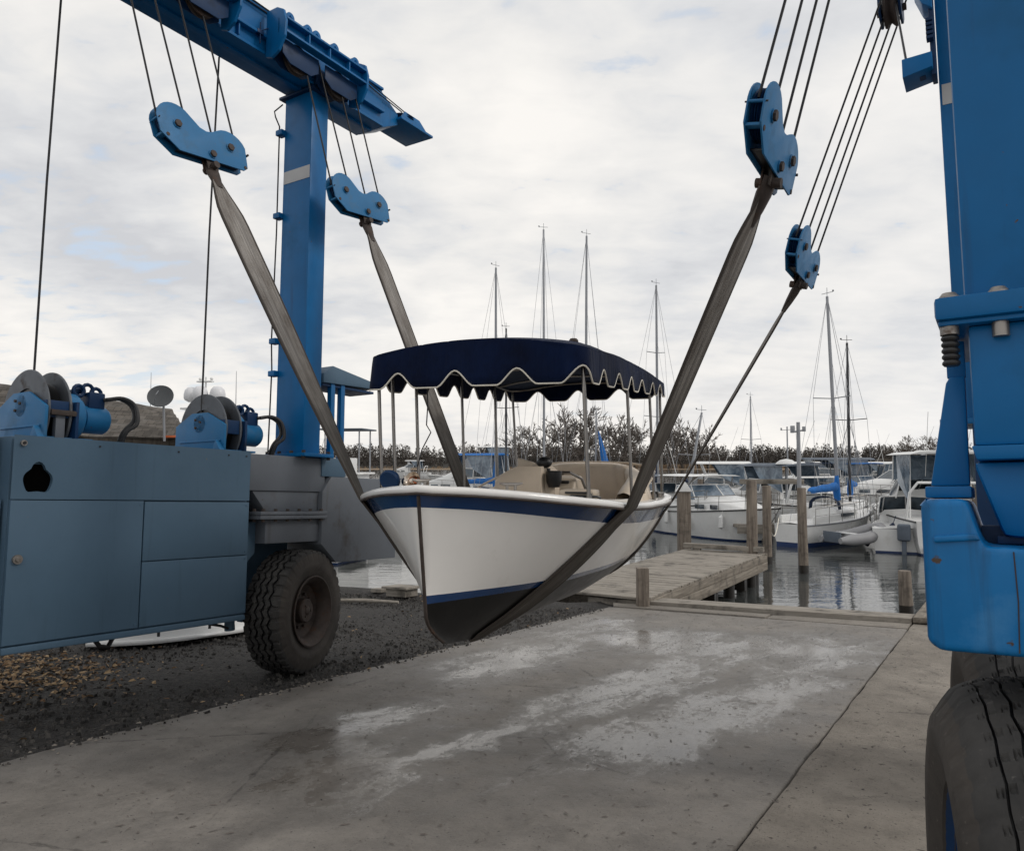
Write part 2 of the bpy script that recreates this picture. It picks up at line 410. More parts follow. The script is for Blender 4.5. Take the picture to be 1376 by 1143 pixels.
M['scuffed'] = surf('scuffed_blue_paint', (.001,.142,.38), .36, spec=.32, var=.16, ns=2.2, dirt=(.04,.20,.44), dirt_t=(.52,.70), dscale=3.5, streak=(.012,.04,.085), st=(.50,.64), bump=.16, bs=18, bdist=.004, chips=(.07,.045,.03), chip_t=(.70,.73))
M['orange'] = surf('orange_float', (.55,.12,.03), .5, var=.1)
M['chrome'] = surf('chrome_horn', (.60,.52,.44), .18, metal=1.0, var=.1)
# ================================================================== the boat lift (yard coordinates)
LB = Vector((-3.1, 4.0, 0))
lift = thing('boat_lift', 'big blue wheeled straddle hoist with overhead side beams carrying the launch in slings', 'boat lift', base=LB, yard=True)

def bolt_ring(mb, c, R, n, r, h, axis, mat=0):
    for k in range(n):
        a = 2*PI*k/n
        if axis == 'x': p = Vector(c)+Vector((0, R*math.cos(a), R*math.sin(a))); q = p+Vector((h,0,0))
        elif axis == 'y': p = Vector(c)+Vector((R*math.cos(a), 0, R*math.sin(a))); q = p+Vector((0,h,0))
        else: p = Vector(c)+Vector((R*math.cos(a), R*math.sin(a), 0)); q = p+Vector((0,0,h))
        mb.cyl(p, q, r, 6, mat)

# ---- side beams
def beam(r0, r1, f0, name='side_beam'):
    mb = MB()
    mb.box(r0+.02, r1-.02, f0, 6.72, 6.175, 6.60, .006)
    mb.box(r0-.005, r1+.005, f0, 6.72, 6.60, 6.63, .006)            # top flange
    mb.box(r0-.005, r1+.005, f0, 6.72, 6.145, 6.175, .006)          # bottom flange
    mb.box(r0+.18, r0+.26, f0, 6.70, 6.120, 6.145, .004)            # seam bar under the flange
    mb.box(r1-.02, r1+.045, f0, 6.70, 6.30, 6.33, .005)             # runner ledge on the inner web
    for fy in (3.0, 4.62, 6.3): mb.box(r1-.02, r1+.022, fy, fy+.016, 6.18, 6.59, .002)
    o = mb.build(name, [M['blue'], M['bluedk']], lift)
    # tapering nose with the rope return sheave
    n = MB()
    n.prism([(6.72,6.145),(7.02,6.30),(7.02,6.44),(6.72,6.60)], 'x', r0+.03, r1-.03, .006)
    n.box(r0+.02, r1+.05, 7.0, 7.62, 6.36, 6.39, .005)
    n.prism([(7.02,6.39),(7.55,6.39),(7.38,6.50),(7.10,6.50)], 'x', r1-.0, r1+.02, .003)
    n.prism([(7.02,6.39),(7.55,6.39),(7.38,6.50),(7.10,6.50)], 'x', r0+.06, r0+.08, .003)
    n.lathe([(0,-.02),(.15,-.02),(.16,-.012),(.135,0),(.16,.012),(.15,.02),(0,.02)], Matrix.Translation((r1-.12, 7.2, 6.47)), 24, 1)
    n.build('beam_nose', [M['blue'], M['bluedk']], lift)
    return o
bl = beam(-6.45, -6.03, 1.0)
beam(-.20, .22, 2.8)
# small fittings on the inner web of the left beam
mb = MB()
mb.box(-6.035, -5.98, 4.82, 4.90, 6.30, 6.34, .004); mb.tube([(-5.99,4.86,6.33),(-5.96,5.0,6.44),(-5.99,5.08,6.50)], .006, 6); mb.tube([(-5.99,4.86,6.20),(-5.99,4.86,6.42)], .007, 6)
mb.build('web_bracket', M['bluedk'], lift)
for (fa, za, fb, zb) in ((1.0, 6.74, 5.0, 6.62), (1.0, 6.70, 5.0, 6.58), (6.12, 6.62, 7.12, 6.49), (6.12, 6.58, 7.05, 6.47)):
    mb = MB(); mb.tube([(-6.02, fa, za), (-6.02, (fa+fb)/2, (za+zb)/2-.008), (-6.02, fb, zb)], .007, 6)
    mb.build('traverse_rope', M['wire'], lift)

# ---- hoist trolleys hung on the inner web of each beam
def trolley(rw, side, f0, f1):
    """rw = web plane, side = +1 when the trolley is on its +x side"""
    s = side
    def X(a, b): return (min(rw+s*a, rw+s*b), max(rw+s*a, rw+s*b))
    L = f1-f0
    mb = MB()
    a, b = X(.05, .30)
    # hooked end plates
    for fy in (f0, f1-.03):
        pts = [(rw+s*x, z) for x, z in ((.03,6.10),(.12,6.07),(.22,6.12),(.30,6.25),(.31,6.40),(.27,6.53),(.18,6.58),(.03,6.58))]
        mb.prism(pts, 'y', fy, fy+.03, .006)
    a, b = X(.20, .225); mb.box(a, b, f0, f1, 6.30, 6.46, .004)     # channel web
    a, b = X(.225, .30); mb.box(a, b, f0+.03, f1-.03, 6.44, 6.462, .004); mb.box(a, b, f0+.03, f1-.03, 6.30, 6.322, .004)
    for q in (.28, .52, .76):
        a, b = X(.225, .285); mb.box(a, b, f0+L*q, f0+L*q+.014, 6.322, 6.44, .002)
    o = mb.build('trolley', [M['blue'], M['bluedk']], lift)
    for q in (.12, .32, .42, .64, .9):
        r = MB(); c = (rw+s*.17, f0+L*q, 6.535)
        r.cyl((c[0]-.045, c[1], c[2]), (c[0]+.045, c[1], c[2]), .052, 16)
        r.cyl((c[0]-.07, c[1], c[2]), (c[0]+.07, c[1], c[2]), .02, 10)
        r.box(c[0]-.075, c[0]+.075, c[1]-.055, c[1]+.055, 6.465, 6.50, .004)
        r.build('roller', [M['blue']], o)
    for (qa, qb) in ((.06, .46), (.54, .94)):
        fa, fb = f0+L*qa, f0+L*qb; h = MB()
        for d in (.05, .185):
            a, b = X(d, d+.014)
            h.prism([(fa,6.29),(fb,6.29),(fb,6.14),(fb-.10,6.07),(fa+.10,6.07),(fa,6.14)], 'x', a, b, .003)
        h.lathe([(0,-.03),(.15,-.03),(.155,-.018),(.12,0),(.155,.018),(.15,.03),(0,.03)], Matrix.Translation((rw+s*.125, (fa+fb)/2, 6.19)) @ Matrix.Rotation(PI/2, 4, 'Y'), 24, 1)
        h.build('sheave_housing', [M['bluedk'], M['rust']], o)
trolley(-6.03, 1, 4.94, 6.14)
trolley(-6.03, 1, 3.22, 4.44)
trolley(-.20, -1, 4.05, 5.25)
trolley(-.20, -1, 6.45, 7.35)

# ---- legs
def leg_column(r0, r1, f0, f1, z0, z1, tape=5.2):
    mb = MB()
    mb.box(r0, r1, f0, f1, z0, z1, .012)
    mb.box(r0-.05, r1+.05, f0-.05, f1+.05, z1-.03, z1, .005, 1)
    mb.box(r0-.10, r1+.12, f0-.09, f1+.09, z0-.035, z0, .005)        # base flange
    for k in range(4):
        for ff in (f0-.055, f1+.055):
            x = r0-.05 + (r1-r0+.12)*k/3
            mb.cyl((x, ff, z0-.06), (x, ff, z0+.028), .02, 6, 2)
    o = mb.build('leg_column', [M['blue'], M['bluedk'], M['rust']], lift)
    if tape:
        t = MB(); t.box(r0+.015, r1-.012, f0-.004, f0-.001, tape-.07, tape+.07); t.build('reflective_tape', M['reflect'], o)
    return o
lc = leg_column(-6.48, -6.06, 5.63, 5.865, 2.19, 6.125)
lc2 = leg_column(-.215, .20, 5.63, 5.865, 2.19, 6.125, 4.33)
# sensor line clipped down the outside of the left leg
mb = MB()
mb.tube([(-6.50,5.61,6.05),(-6.62,5.60,6.0),(-6.60,5.6,5.93),(-6.53,5.6,5.80),(-6.525,5.60,4.6),(-6.55,5.60,3.4),(-6.53,5.60,3.1),(-6.55,5.6,2.2)], .008, 6)
for z in (5.72, 4.78, 3.05, 3.4):
    mb.box(-6.56, -6.46, 5.57, 5.66, z-.03, z+.03, .01, 1)
mb.build('leg_cable', [M['wire'], M['blue']], lc)

# ---- left lower frame: engine cabinet
cab = MB()
cab.box(-6.95, -6.085, 2.86, 4.97, .64, 2.16, .008)
cabinet = cab.build('engine_cabinet', [M['bluegrey']], lift)
def panel(f0, f1, z0, z1, name, lab=None):
    p = MB(); p.box(-6.083, -6.05, f0, f1, z0, z1, .004)
    for (ff, zc) in ((f1-.03,z0+.03),(f1-.03,z1-.03)): p.cyl((-6.05,ff,zc),(-6.046,ff,zc),.009,8)
    o = p.build(name, M['bluegrey'], cabinet)
    if lab: o['label'] = lab
    return o
# top panel with its ragged access hole
p = MB()
def hole_r(a):
    r = .105
    if math.sin(a) < 0: r = min(r, .078/max(.01, -math.sin(a)))
    d = abs(a-PI/2)
    if d < .55: r = max(r, .105+.035*math.cos(d/.55*PI/2))
    return r*(1+.03*math.sin(5*a))/.78
hole = [(hole_r(-PI+2*PI*i/36)*math.cos(-PI+2*PI*i/36), hole_r(-PI+2*PI*i/36)*math.sin(-PI+2*PI*i/36)) for i in range(36)]
hc = (3.045, 1.835)
out = [(2.862,1.705),(2.862,2.17),(3.1,2.175),(4.97,2.155),(4.97,1.69),(3.7,1.70)]
# ring of quads between hole and outline, by angle
ang = lambda q: math.atan2(q[1]-hc[1], q[0]-hc[0])
hp = [(hc[0]+a*.78, hc[1]+b*.78) for a, b in hole]
def outer(a):
    dx, dz = math.cos(a), math.sin(a); best = 1e9
    for (lim, comp, c) in ((2.862, dx, hc[0]), (4.97, dx, hc[0]), (1.702, dz, hc[1]), (2.168, dz, hc[1])):
        if abs(comp) > 1e-6:
            tt = (lim-c)/comp
            if tt > 0: best = min(best, tt)
    return (hc[0]+dx*best, hc[1]+dz*best)
hs = sorted(hp, key=ang)
crn = [(2.862,1.702),(4.97,1.702),(4.97,2.168),(2.862,2.168)]
allang = sorted([ang(q) for q in hs] + [ang(q) for q in crn])
def inner(a):
    n = len(hs)
    for i in range(n):
        a0, a1 = ang(hs[i]), ang(hs[(i+1) % n])
        if a1 < a0: a1 += 2*PI
        aa = a if a >= a0 else a+2*PI
        if a0 <= aa <= a1:
            k = (aa-a0)/max(1e-6, a1-a0)
            return (hs[i][0]*(1-k)+hs[(i+1) % n][0]*k, hs[i][1]*(1-k)+hs[(i+1) % n][1]*k)
    return hs[0]
rows = []
for xx in (-6.05, -6.05, -6.083):
    rows.append([((xx), *(outer(a) if len(rows) == 0 else inner(a))) for a in allang])
p.grid(rows, cu=True, recalc=True)
p.box(-6.085, -6.083, 2.93, 3.16, 1.72, 1.96, 0, 3)  # black plate: the shade inside the hole, put in as colour
p.cyl((-6.05, 2.925, 2.11), (-6.03, 2.925, 2.11), .022, 12, 2); p.cyl((-6.03, 2.925, 2.11), (-6.022, 2.925, 2.11), .012, 8, 1)
for f in (3.5, 4.2, 4.72, 4.92): p.cyl((-6.05, f, 2.12), (-6.044, f, 2.12), .008, 8, 1)
p.build('top_panel', [M['bluegrey'], M['plastic'], M['steel'], M['hole_shade']], cabinet, sharp=25)
dp = panel(2.866, 3.897, .665, 1.694, 'door')
h = MB(); h.cyl((-6.05,2.93,1.27),(-6.028,2.93,1.27),.034,16); h.cyl((-6.028,2.93,1.27),(-6.015,2.93,1.27),.018,10); h.build('lock', M['steel'], cabinet)
panel(3.909, 4.97, 1.20, 1.688, 'side_panel')
panel(3.909, 4.97, .665, 1.192, 'side_panel')
g = MB()
g.box(-6.95, -6.052, 2.86, 4.97, .60, .64, .006)
g.box(-6.075, -6.035, 2.86, 4.95, .605, .652, .006)
for f in (3.3, 4.1, 4.6): g.cyl((-6.07, f, .565), (-6.07, f, .605), .012, 8, 1)
g.tube([(-6.2,3.62,.60),(-6.18,3.66,.54),(-6.2,3.74,.52),(-6.22,3.80,.60)], .018, 8, 1)
g.tube([(-6.1,4.62,.60),(-6.1,4.74,.57),(-6.14,4.85,.53)], .012, 8, 1)
g.build('bottom_rail', [M['bluegrey'], M['black']], cabinet)
# next bay of the frame towards the viewer
f = MB()
f.box(-6.95, -6.13, 1.7, 2.84, .66, 1.70, .008); f.box(-6.9, -6.20, 1.9, 2.80, 1.70, 2.20, .008, 1)
f.build('battery_box', [M['bluegrey'], M['bluedk']], lift)

# ---- winches on the cabinet roof
def smooth(P, n=5):
    P = [Vector(p) for p in P]; Q = [P[0]*2-P[1]] + P + [P[-1]*2-P[-2]]; out = []
    for i in range(1, len(Q)-2):
        a, b, c, d = Q[i-1:i+3]
        for k in range(n):
            t = k/n; out.append(.5*((2*b)+(c-a)*t+(2*a-5*b+4*c-d)*t*t+(3*b-a-3*c+d)*t**3))
    return out + [P[-1]]
def winch(f0):
    fr = MB()
    hexa = [(-6.83,2.17),(-6.83,2.42),(-6.59,2.535),(-6.36,2.535),(-6.10,2.41),(-6.10,2.17)]
    fr.prism(hexa, 'y', f0, f0+.025, .004)
    fr.box(-6.76, -6.15, f0-.012, f0, 2.255, 2.27, .003)
    fr.prism([(-6.20,2.17),(-6.09,2.17),(-6.16,2.26)], 'y', f0-.05, f0, .002)
    fr.lathe([(0,0),(.085,0),(.085,-.02),(.08,-.024),(0,-.024)], Matrix.Translation((-6.47,f0,2.43)) @ Matrix.Rotation(-PI/2, 4, 'X') @ Matrix.Diagonal((1,1,-1,1)), 24)
    for a in (.3, 2.2, 4.2): fr.cyl((-6.47+.045*math.cos(a), f0-.02, 2.43+.045*math.sin(a)), (-6.47+.045*math.cos(a), f0-.034, 2.43+.045*math.sin(a)), .012, 8, 1)
    fr.box(-6.80, -6.10, f0+.235, f0+.26, 2.17, 2.46, .004, 2)
    fr.box(-6.20, -6.14, f0+.025, f0+.235, 2.33, 2.46, .004, 2)
    fr.box(-6.80, -6.14, f0-.02, f0+.40, 2.162, 2.18, .003)
    fo = fr.build('winch', [M['bluelt'], M['rust'], M['bluedk']], lift)
    d = MB()
    T = Matrix.Translation((-6.47, f0+.035, 2.37)) @ Matrix.Rotation(-PI/2, 4, 'X')
    for h0 in (.0, .165):
        d.lathe([(.20,h0+.018),(.20,h0),(.345,h0),(.352,h0+.006),(.352,h0+.014),(.345,h0+.02),(.20,h0+.02)], T, 48)
    d.lathe([(0,.012),(.20,.012)], T, 32, 1)
    prof = [(.245, .02)]
    for k in range(11): prof += [(.258, .022+.0125*k), (.246, .028+.0125*k)]
    d.lathe(prof, T, 40, 1)
    d.build('winch_drum', [M['drum'], M['plastic']], fo)
    m = MB()
    T2 = Matrix.Translation((-6.47, f0+.26, 2.37)) @ Matrix.Rotation(-PI/2, 4, 'X')
    m.lathe([(.19,0),(.20,.01),(.20,.13),(.17,.17),(.10,.18),(.10,.21),(.115,.21),(.115,.40),(.10,.42),(0,.42)], T2, 28)
    m.box(-6.56, -6.40, f0+.50, f0+.64, 2.45, 2.60, .02, 1)
    for k in range(3):
        c = Vector((-6.44-.03*k, f0+.43+.09*k, 2.60+.02*(k % 2)))
        m.tube([c+Vector((0,.045*math.cos(a),.045*math.sin(a))) for a in [2*PI*i/12 for i in range(12)]], .016, 8, 1, closed=True)
    m.cyl((-6.5, f0+.4, 2.58), (-6.5, f0+.48, 2.62), .03, 10, 1)
    m.build('winch_motor', [M['bluelt'], M['bluedk']], fo)
    hh = MB()
    for dx, zz in ((0, .0), (.05, -.03)):
        hh.tube(smooth([(-6.40+dx, f0+.62, 2.54), (-6.36+dx, f0+.74, 2.56), (-6.31+dx, f0+.82, 2.50), (-6.27+dx, f0+.82, 2.38+zz), (-6.29+dx, f0+.74, 2.27), (-6.33+dx, f0+.71, 2.12)]), .017, 8)
    hh.build('hydraulic_hose', M['black'], fo)
    return fo
w1 = winch(3.09)
w2 = winch(4.70)
mb = MB(); mb.prism([(-6.28,2.36),(-6.10,2.345),(-6.10,2.385),(-6.2,2.40),(-6.28,2.39)], 'y', 3.14, 3.34, .006); mb.box(-6.18,-6.13,3.19,3.26,2.16,2.36,.003,1); mb.build('rope_guard', [M['rust'], M['greypaint']], w1)
# winch ropes up to the beam
for fy, r in ((3.19, -6.50), (4.74, -6.50)):
    mb = MB(); mb.tube([(r, fy, 2.55), (r-.0, fy+.005, 4.3), (r+.02, fy+.02, 6.16)], .0095, 8); mb.build('winch_rope', M['wire'], lift)

# ---- left leg foot
ft = MB()
ft.box(-6.66, -6.06, 4.97, 5.95, 1.80, 2.15, .010)                                   # sill beam
ft.prism([(5.02,1.80),(5.90,1.80),(5.88,1.60),(5.19,1.60)], 'x', -6.60, -6.08, .008)  # taper to the swivel
ft.box(-6.68, -5.99, 5.06, 5.93, 1.565, 1.60, .005); ft.box(-6.68, -5.99, 5.06, 5.93, 1.525, 1.560, .005)
for k in range(6):
    ft.cyl((-6.025, 5.12+.15*k, 1.50), (-6.025, 5.12+.15*k, 1.625), .018, 6, 1)
    if k < 5: ft.cyl((-6.12-.12*k, 5.09, 1.50), (-6.12-.12*k, 5.09, 1.625), .018, 6, 1)
ft.build('leg_foot', [M['greypaint'], M['rust']], lift)
fk = MB()
fk.box(-6.58, -6.06, 5.18, 5.88, 1.29, 1.525, .010)
fk.prism([(4.97,1.29),(5.05,1.50),(5.18,1.50),(5.18,1.20),(5.02,1.05),(5.02,.70),(4.92,.70),(4.92,1.20)], 'x', -6.60, -6.20, .006, 1)
fk.box(-6.58, -6.50, 5.30, 5.86, .50, 1.30, .008, 1)
fk.cyl((-6.56, 5.66, .60), (-6.3, 5.66, .60), .07, 16, 1)
fk.tube([(-6.35,4.93,.72),(-6.30,4.99,.60),(-6.3,5.0,.48)], .05, 10, 1)
fk.build('wheel_fork', [M['greypaint'], M['bluegrey']], lift)

# ---- operator platform beyond the left leg
pf = MB()
pf.prism([(6.0,1.96),(6.10,1.96),(7.05,1.96),(7.05,1.06),(6.10,1.06),(5.88,1.26),(5.88,1.80)], 'x', -6.62, -6.02, .008)
pf.box(-6.58, -6.045, 5.89, 6.24, 1.963, 2.16, .006, 1)
pf.box(-6.80, -6.56, 5.95, 7.05, 1.5, 1.96, .008, 1)
plat = pf.build('operator_platform', [M['greypaint'], M['bluegrey']], lift)
rf = MB()
rf.prism([(5.89,3.06),(6.02,3.155),(6.72,3.05),(6.72,2.985),(5.89,2.96)], 'x', -6.47, -6.05, .006)
rf.box(-6.45, -6.08, 5.90, 6.70, 2.93, 2.957, .003, 1)
rf.build('platform_roof', [M['bluegrey'], M['bluedk']], lift)
for (r, f) in ((-6.10, 6.05), (-6.10, 6.20)):
    ps = MB(); ps.box(r-.03, r+.03, f-.03, f+.03, 2.16, 2.98, .006); ps.build('roof_post', M['blue'], lift)

# ---- tyres
def tyre_mesh(ribs, groove=.022, lug=.016, na=432, R=.61, W=.42, rnd=0.0):
    """tread across local x, axle along local x, radius in y-z"""
    hw = W/2
    # tread columns: dense at the groove edges, and they follow the zigzag so the edges stay crisp
    cols = [(-hw+W*j/26, 0, 0, None) for j in range(27)]
    for (xc, w, amp) in ribs:
        cols = [c for c in cols if abs(c[0]-xc) > w*1.25+amp]
        cols += [(xc-w, amp, 0, None), (xc-w*.72, amp, 1, None), (xc, amp, 1, None), (xc+w*.72, amp, 1, None), (xc+w, amp, 0, None),
                 (xc-w-.014, amp, 0, 'sipe'), (xc-w-.017, amp, 0, None), (xc+w+.014, amp, 0, 'sipe'), (xc+w+.017, amp, 0, None), (xc-w-.004, amp, 0, 'sipe'), (xc+w+.004, amp, 0, 'sipe')]
    cols.sort()
    side = [(hw+.012, R-.045), (hw+.026, R-.10), (hw+.030, R-.145), (hw+.032, R-.150), (hw+.028, R-.19), (hw+.014, R-.235), (hw+.012, R-.242), (hw-.0, R-.275), (hw-.02, R-.285), (hw-.03, R-.30)]
    side = [(x+rnd*.022*min(1,(R-r)/.10), r-rnd*.026*max(0,1-(R-r-.045)/.1)) for x, r in side]
    full = [(-x, r, None) for x, r in reversed(side)] + [(c[0], R-(.012+rnd*.03)*(abs(c[0])/hw)**3, c) for c in cols] + [(x, r, None) for x, r in side]
    rows = []
    for i in range(na):
        a = 2*PI*i/na; row = []
        tz = abs(((a*30/PI) % 2) - 1)*2-1
        for (x, r, c) in full:
            rr = r
            if c:
                x += c[1]*tz; dep = groove if c[2] else 0
                if c[3] and (a*48/PI + x*7) % 2 < .5: dep = max(dep, groove*.5)
                e = hw-abs(x)
                if e < .075 and lug and ((a*36/PI + (0 if x > 0 else 1)) % 2) < .55: dep = max(dep, lug)
                rr = r-dep
            elif r > R-.09:
                if lug and ((a*36/PI + (0 if x > 0 else 1)) % 2) < .55: x = x*(1-.03)
            row.append((x, rr*math.cos(a), rr*math.sin(a)))
        rows.append(row)
    nt = len(cols)-1
    mb = MB()
    ns = len(side)
    mb.grid(rows, matf=lambda i, j: 2 if (full[j][2] and full[(j+1) % len(full)][2] and (full[j][2][2] or full[(j+1) % len(full)][2][2])) else 0 if ns-1 <= j <= ns+nt else 1, cv=True, recalc=True)
    return mb
def rim_mesh(sgn, W=.42, R=.61):
    """dished disc wheel; deep side on sgn*x"""
    mb = MB()
    T = Matrix.Rotation(PI/2*1, 4, 'Y') @ Matrix.Diagonal((1, 1, sgn, 1))
    hw = W/2
    mb.lathe([(R-.30,-hw+.03),(R-.285,-hw+.02),(R-.29,hw-.035),(R-.262,hw-.012),(R-.258,hw+.004),(R-.272,hw+.006),(R-.305,hw-.03),(R-.335,hw-.06),(R-.345,hw-.13),(.20,hw-.165),(.125,hw-.15),(.12,hw-.085),(.105,hw-.07),(0,hw-.068)], T, 48)
    for k in range(10):
        a = 2*PI*k/10
        x = sgn*(hw-.155)
        mb.cyl((x, .165*math.cos(a), .165*math.sin(a)), (x+sgn*.03, .165*math.cos(a), .165*math.sin(a)), .016, 6)
    for k in range(3):
        a = 2*PI*k/3
        mb.cyl((sgn*(hw-.07), .06*math.cos(a), .06*math.sin(a)), (sgn*(hw-.06), .06*math.cos(a), .06*math.sin(a)), .012, 6)
    mb.ball((sgn*(hw-.068), 0, 0), .045, .4, 1, 1)
    return mb
def wheel(loc, rz, ribs, sgn, rimmat, nm='wheel', **kw):
    e = bpy.data.objects.new(nm, None); COL.objects.link(e); e.parent = lift
    e.location = Vector(loc)-LB; e.rotation_euler = (rad(kw.pop('rx', 0)), 0, rz); e.empty_display_size = .2
    BASE[e.name] = Vector((0,0,0))
    t = tyre_mesh(ribs, **kw).build('tyre', [M['tyre'], M['tyreside'], M['plastic']], e, sharp=30, base=Vector((0,0,0)))
    r = rim_mesh(sgn).build('rim', rimmat, e, base=Vector((0,0,0)))
    return e
zz = [(-.105,.011,.016),(-.035,.011,.016),(.035,.011,.016),(.105,.011,.016)]
rb = [(-.155,.003,.002),(-.105,.0036,.004),(-.055,.003,.003),(0,.0036,.004),(.055,.003,.003),(.105,.0036,.004),(.155,.003,.002)]
wheel((-6.14, 5.66, .605), rad(15), zz, 1, M['rust'], W=.36)
wheel((.062, 2.40, .605), rad(9.5), rb, -1, M['bluedk'], rx=20, groove=.015, lug=.003, W=.39, rnd=1.0)
wheel((.05, 3.75, .605), rad(8), rb, -1, M['bluedk'], rx=50, groove=.015, lug=.003, W=.39, rnd=1.0)

mb = MB(); mb.box(-.14, .30, 5.48, 6.02, 1.30, 2.15, .01); mb.box(.26, .36, 5.3, 6.1, .5, 1.5, .01); mb.cyl((-.05,5.72,.605),(.36,5.72,.605),.08,14); mb.build('leg_foot', [M['bluedk']], lift)
wheel((.06, 5.72, .605), rad(4), rb, -1, M['bluedk'], rx=35, groove=.015, lug=.003, W=.39, rnd=1.0, na=180)
# ---- right near leg and its bogie
mb = MB()
mb.box(-.060, .46, 2.30, 2.78, 2.18, 6.16, .014)
mb.tube([(-.066,2.292,2.186),(.46,2.292,2.186)], .007, 6); mb.tube([(-.066,2.292,2.186),(-.066,2.78,2.186)], .007, 6)
nl = mb.build('leg_column', [M['blue']], lift)
mb = MB()
mb.box(-.125, .52, 2.22, 2.86, 2.118, 2.178, .012)
mb.box(-.118, .50, 2.235, 2.85, 2.106, 2.118, .003)
for k in range(5):
    x = -.092+.108*k
    mb.lathe([(0,.016),(.016,.016),(.024,.006),(.024,0)], Matrix.Translation((x, 2.262, 2.178)), 16, 1)
    if k: mb.cyl((x, 2.262, 2.07), (x, 2.262, 2.106), .019, 12, 1)
mb.cyl((-.095, 2.262, 2.085), (-.095, 2.262, 2.106), .022, 12, 1)
for k in range(5): mb.lathe([(0,0),(.017,0),(.021,.005),(.021,.010),(.017,.015),(0,.015)], Matrix.Translation((-.095, 2.262, 2.005+.016*k)), 14, 2)
mb.build('leg_flange', [M['blue'], M['steel'], M['plastic']], nl)
mb = MB()
mb.box(-.055, .46, 2.27, 2.80, 1.80, 2.106, .012)
mb.prism([(-.062,1.80),(.47,1.80),(.46,1.765),(-.052,1.765)], 'y', 2.255, 2.81, .005)
mb.prism([(-.062,1.763),(.44,1.763),(.44,1.54),(-.005,1.575)], 'y', 2.31, 2.78, .02)
mb.prism([(-.168,1.705),(-.118,1.985),(-.108,2.0),(-.072,2.0),(-.075,1.705)], 'y', 2.42, 2.47, .006)
mb.box(-.115, -.07, 2.44, 2.46, 2.0, 2.10, .003)
mb.box(-.178, -.07, 2.36, 2.62, 1.672, 1.703, .006)
mb.build('pedestal', [M['blue']], lift)
mb = MB()
# pressed steel fender box: raised shoulder at the inner end, long face over the wheels
mb.prism([(-.176,1.325),(-.150,1.305),(.62,1.305),(.62,1.535),(-.045,1.555),(-.056,1.585),(-.078,1.668),(-.165,1.668),(-.176,1.655)], 'y', 2.17, 2.80, .020, seg=4)
mb.prism([(-.150,1.578),(-.062,1.586),(-.052,1.57),(-.150,1.562)], 'y', 2.160, 2.18, .006, seg=3)
mb.tube([(.012,2.1695,1.545),(.015,2.169,1.43),(.011,2.1695,1.315)], .0016, 6, 2); mb.tube([(.062,2.1695,1.54),(.060,2.1695,1.40)], .0012, 5, 1)
mb.box(-.02, .40, 2.35, 2.75, 1.555, 1.575, .003, 1)
mb.box(-.055, .02, 2.40, 2.44, 1.54, 1.60, .003, 1)
mb.build('fender_box', [M['scuffed'], M['bluedk'], M['rust']], lift)
mb = MB()
mb.box(.27, .36, 2.1, 4.1, .50, 1.30, .012)
mb.cyl((-.1,2.40,.605),(.36,2.40,.605),.08,16); mb.cyl((-.1,3.75,.605),(.36,3.75,.605),.08,16)
mb.build('bogie', M['bluedk'], lift)
# rope box and clamp fittings beside the far right leg
mb = MB()
mb.prism([(-.408,4.525),(-.408,4.40),(-.235,4.43),(-.235,4.53)], 'y', 5.40, 5.62, .005)
mb.lathe([(0,-.03),(.075,-.03),(.075,.03),(0,.03)], Matrix.Translation((-.31, 5.51, 4.49)) @ Matrix.Rotation(PI/2, 4, 'X'), 20, 1)
mb.box(-.245, -.217, 5.45, 5.60, 4.40, 6.1, .004, 1)
for k in range(5): mb.box(-.262, -.222, 5.40, 5.46, 4.62+.03*k, 4.64+.03*k, .004, 1)
mb.prism([(-.33,5.02),(-.28,4.88),(-.22,4.83),(-.22,5.02)], 'y', 5.42, 5.62, .01)
mb.build('rope_box', [M['blue'], M['bluedk']], lift)
mb = MB(); mb.tube([(-.55, 6.9, 5.9), (-.385, 5.55, 4.52)], .008, 6); mb.build('sensor_rope', M['wire'], lift)
mb = MB()
for d in (-.075, .075): mb.prism([(6.68,5.98),(6.68,5.72),(6.76,5.64),(6.92,5.64),(7.0,5.72),(7.0,5.98)], 'x', -.575+d-.01, -.575+d+.01, .004)
mb.lathe([(0,-.05),(.13,-.05),(.135,-.03),(.10,0),(.135,.03),(.13,.05),(0,.05)], Matrix.Translation((-.575,6.84,5.74)) @ Matrix.Rotation(PI/2, 4, 'Y'), 20, 1)
mb.cyl((-.68,6.84,5.74),(-.46,6.84,5.74),.03,10,1); mb.box(-.66,-.48,6.7,6.98,5.98,6.12,.008)
mb.build('lower_sheave', [M['bluedk'], M['rust']], lift)

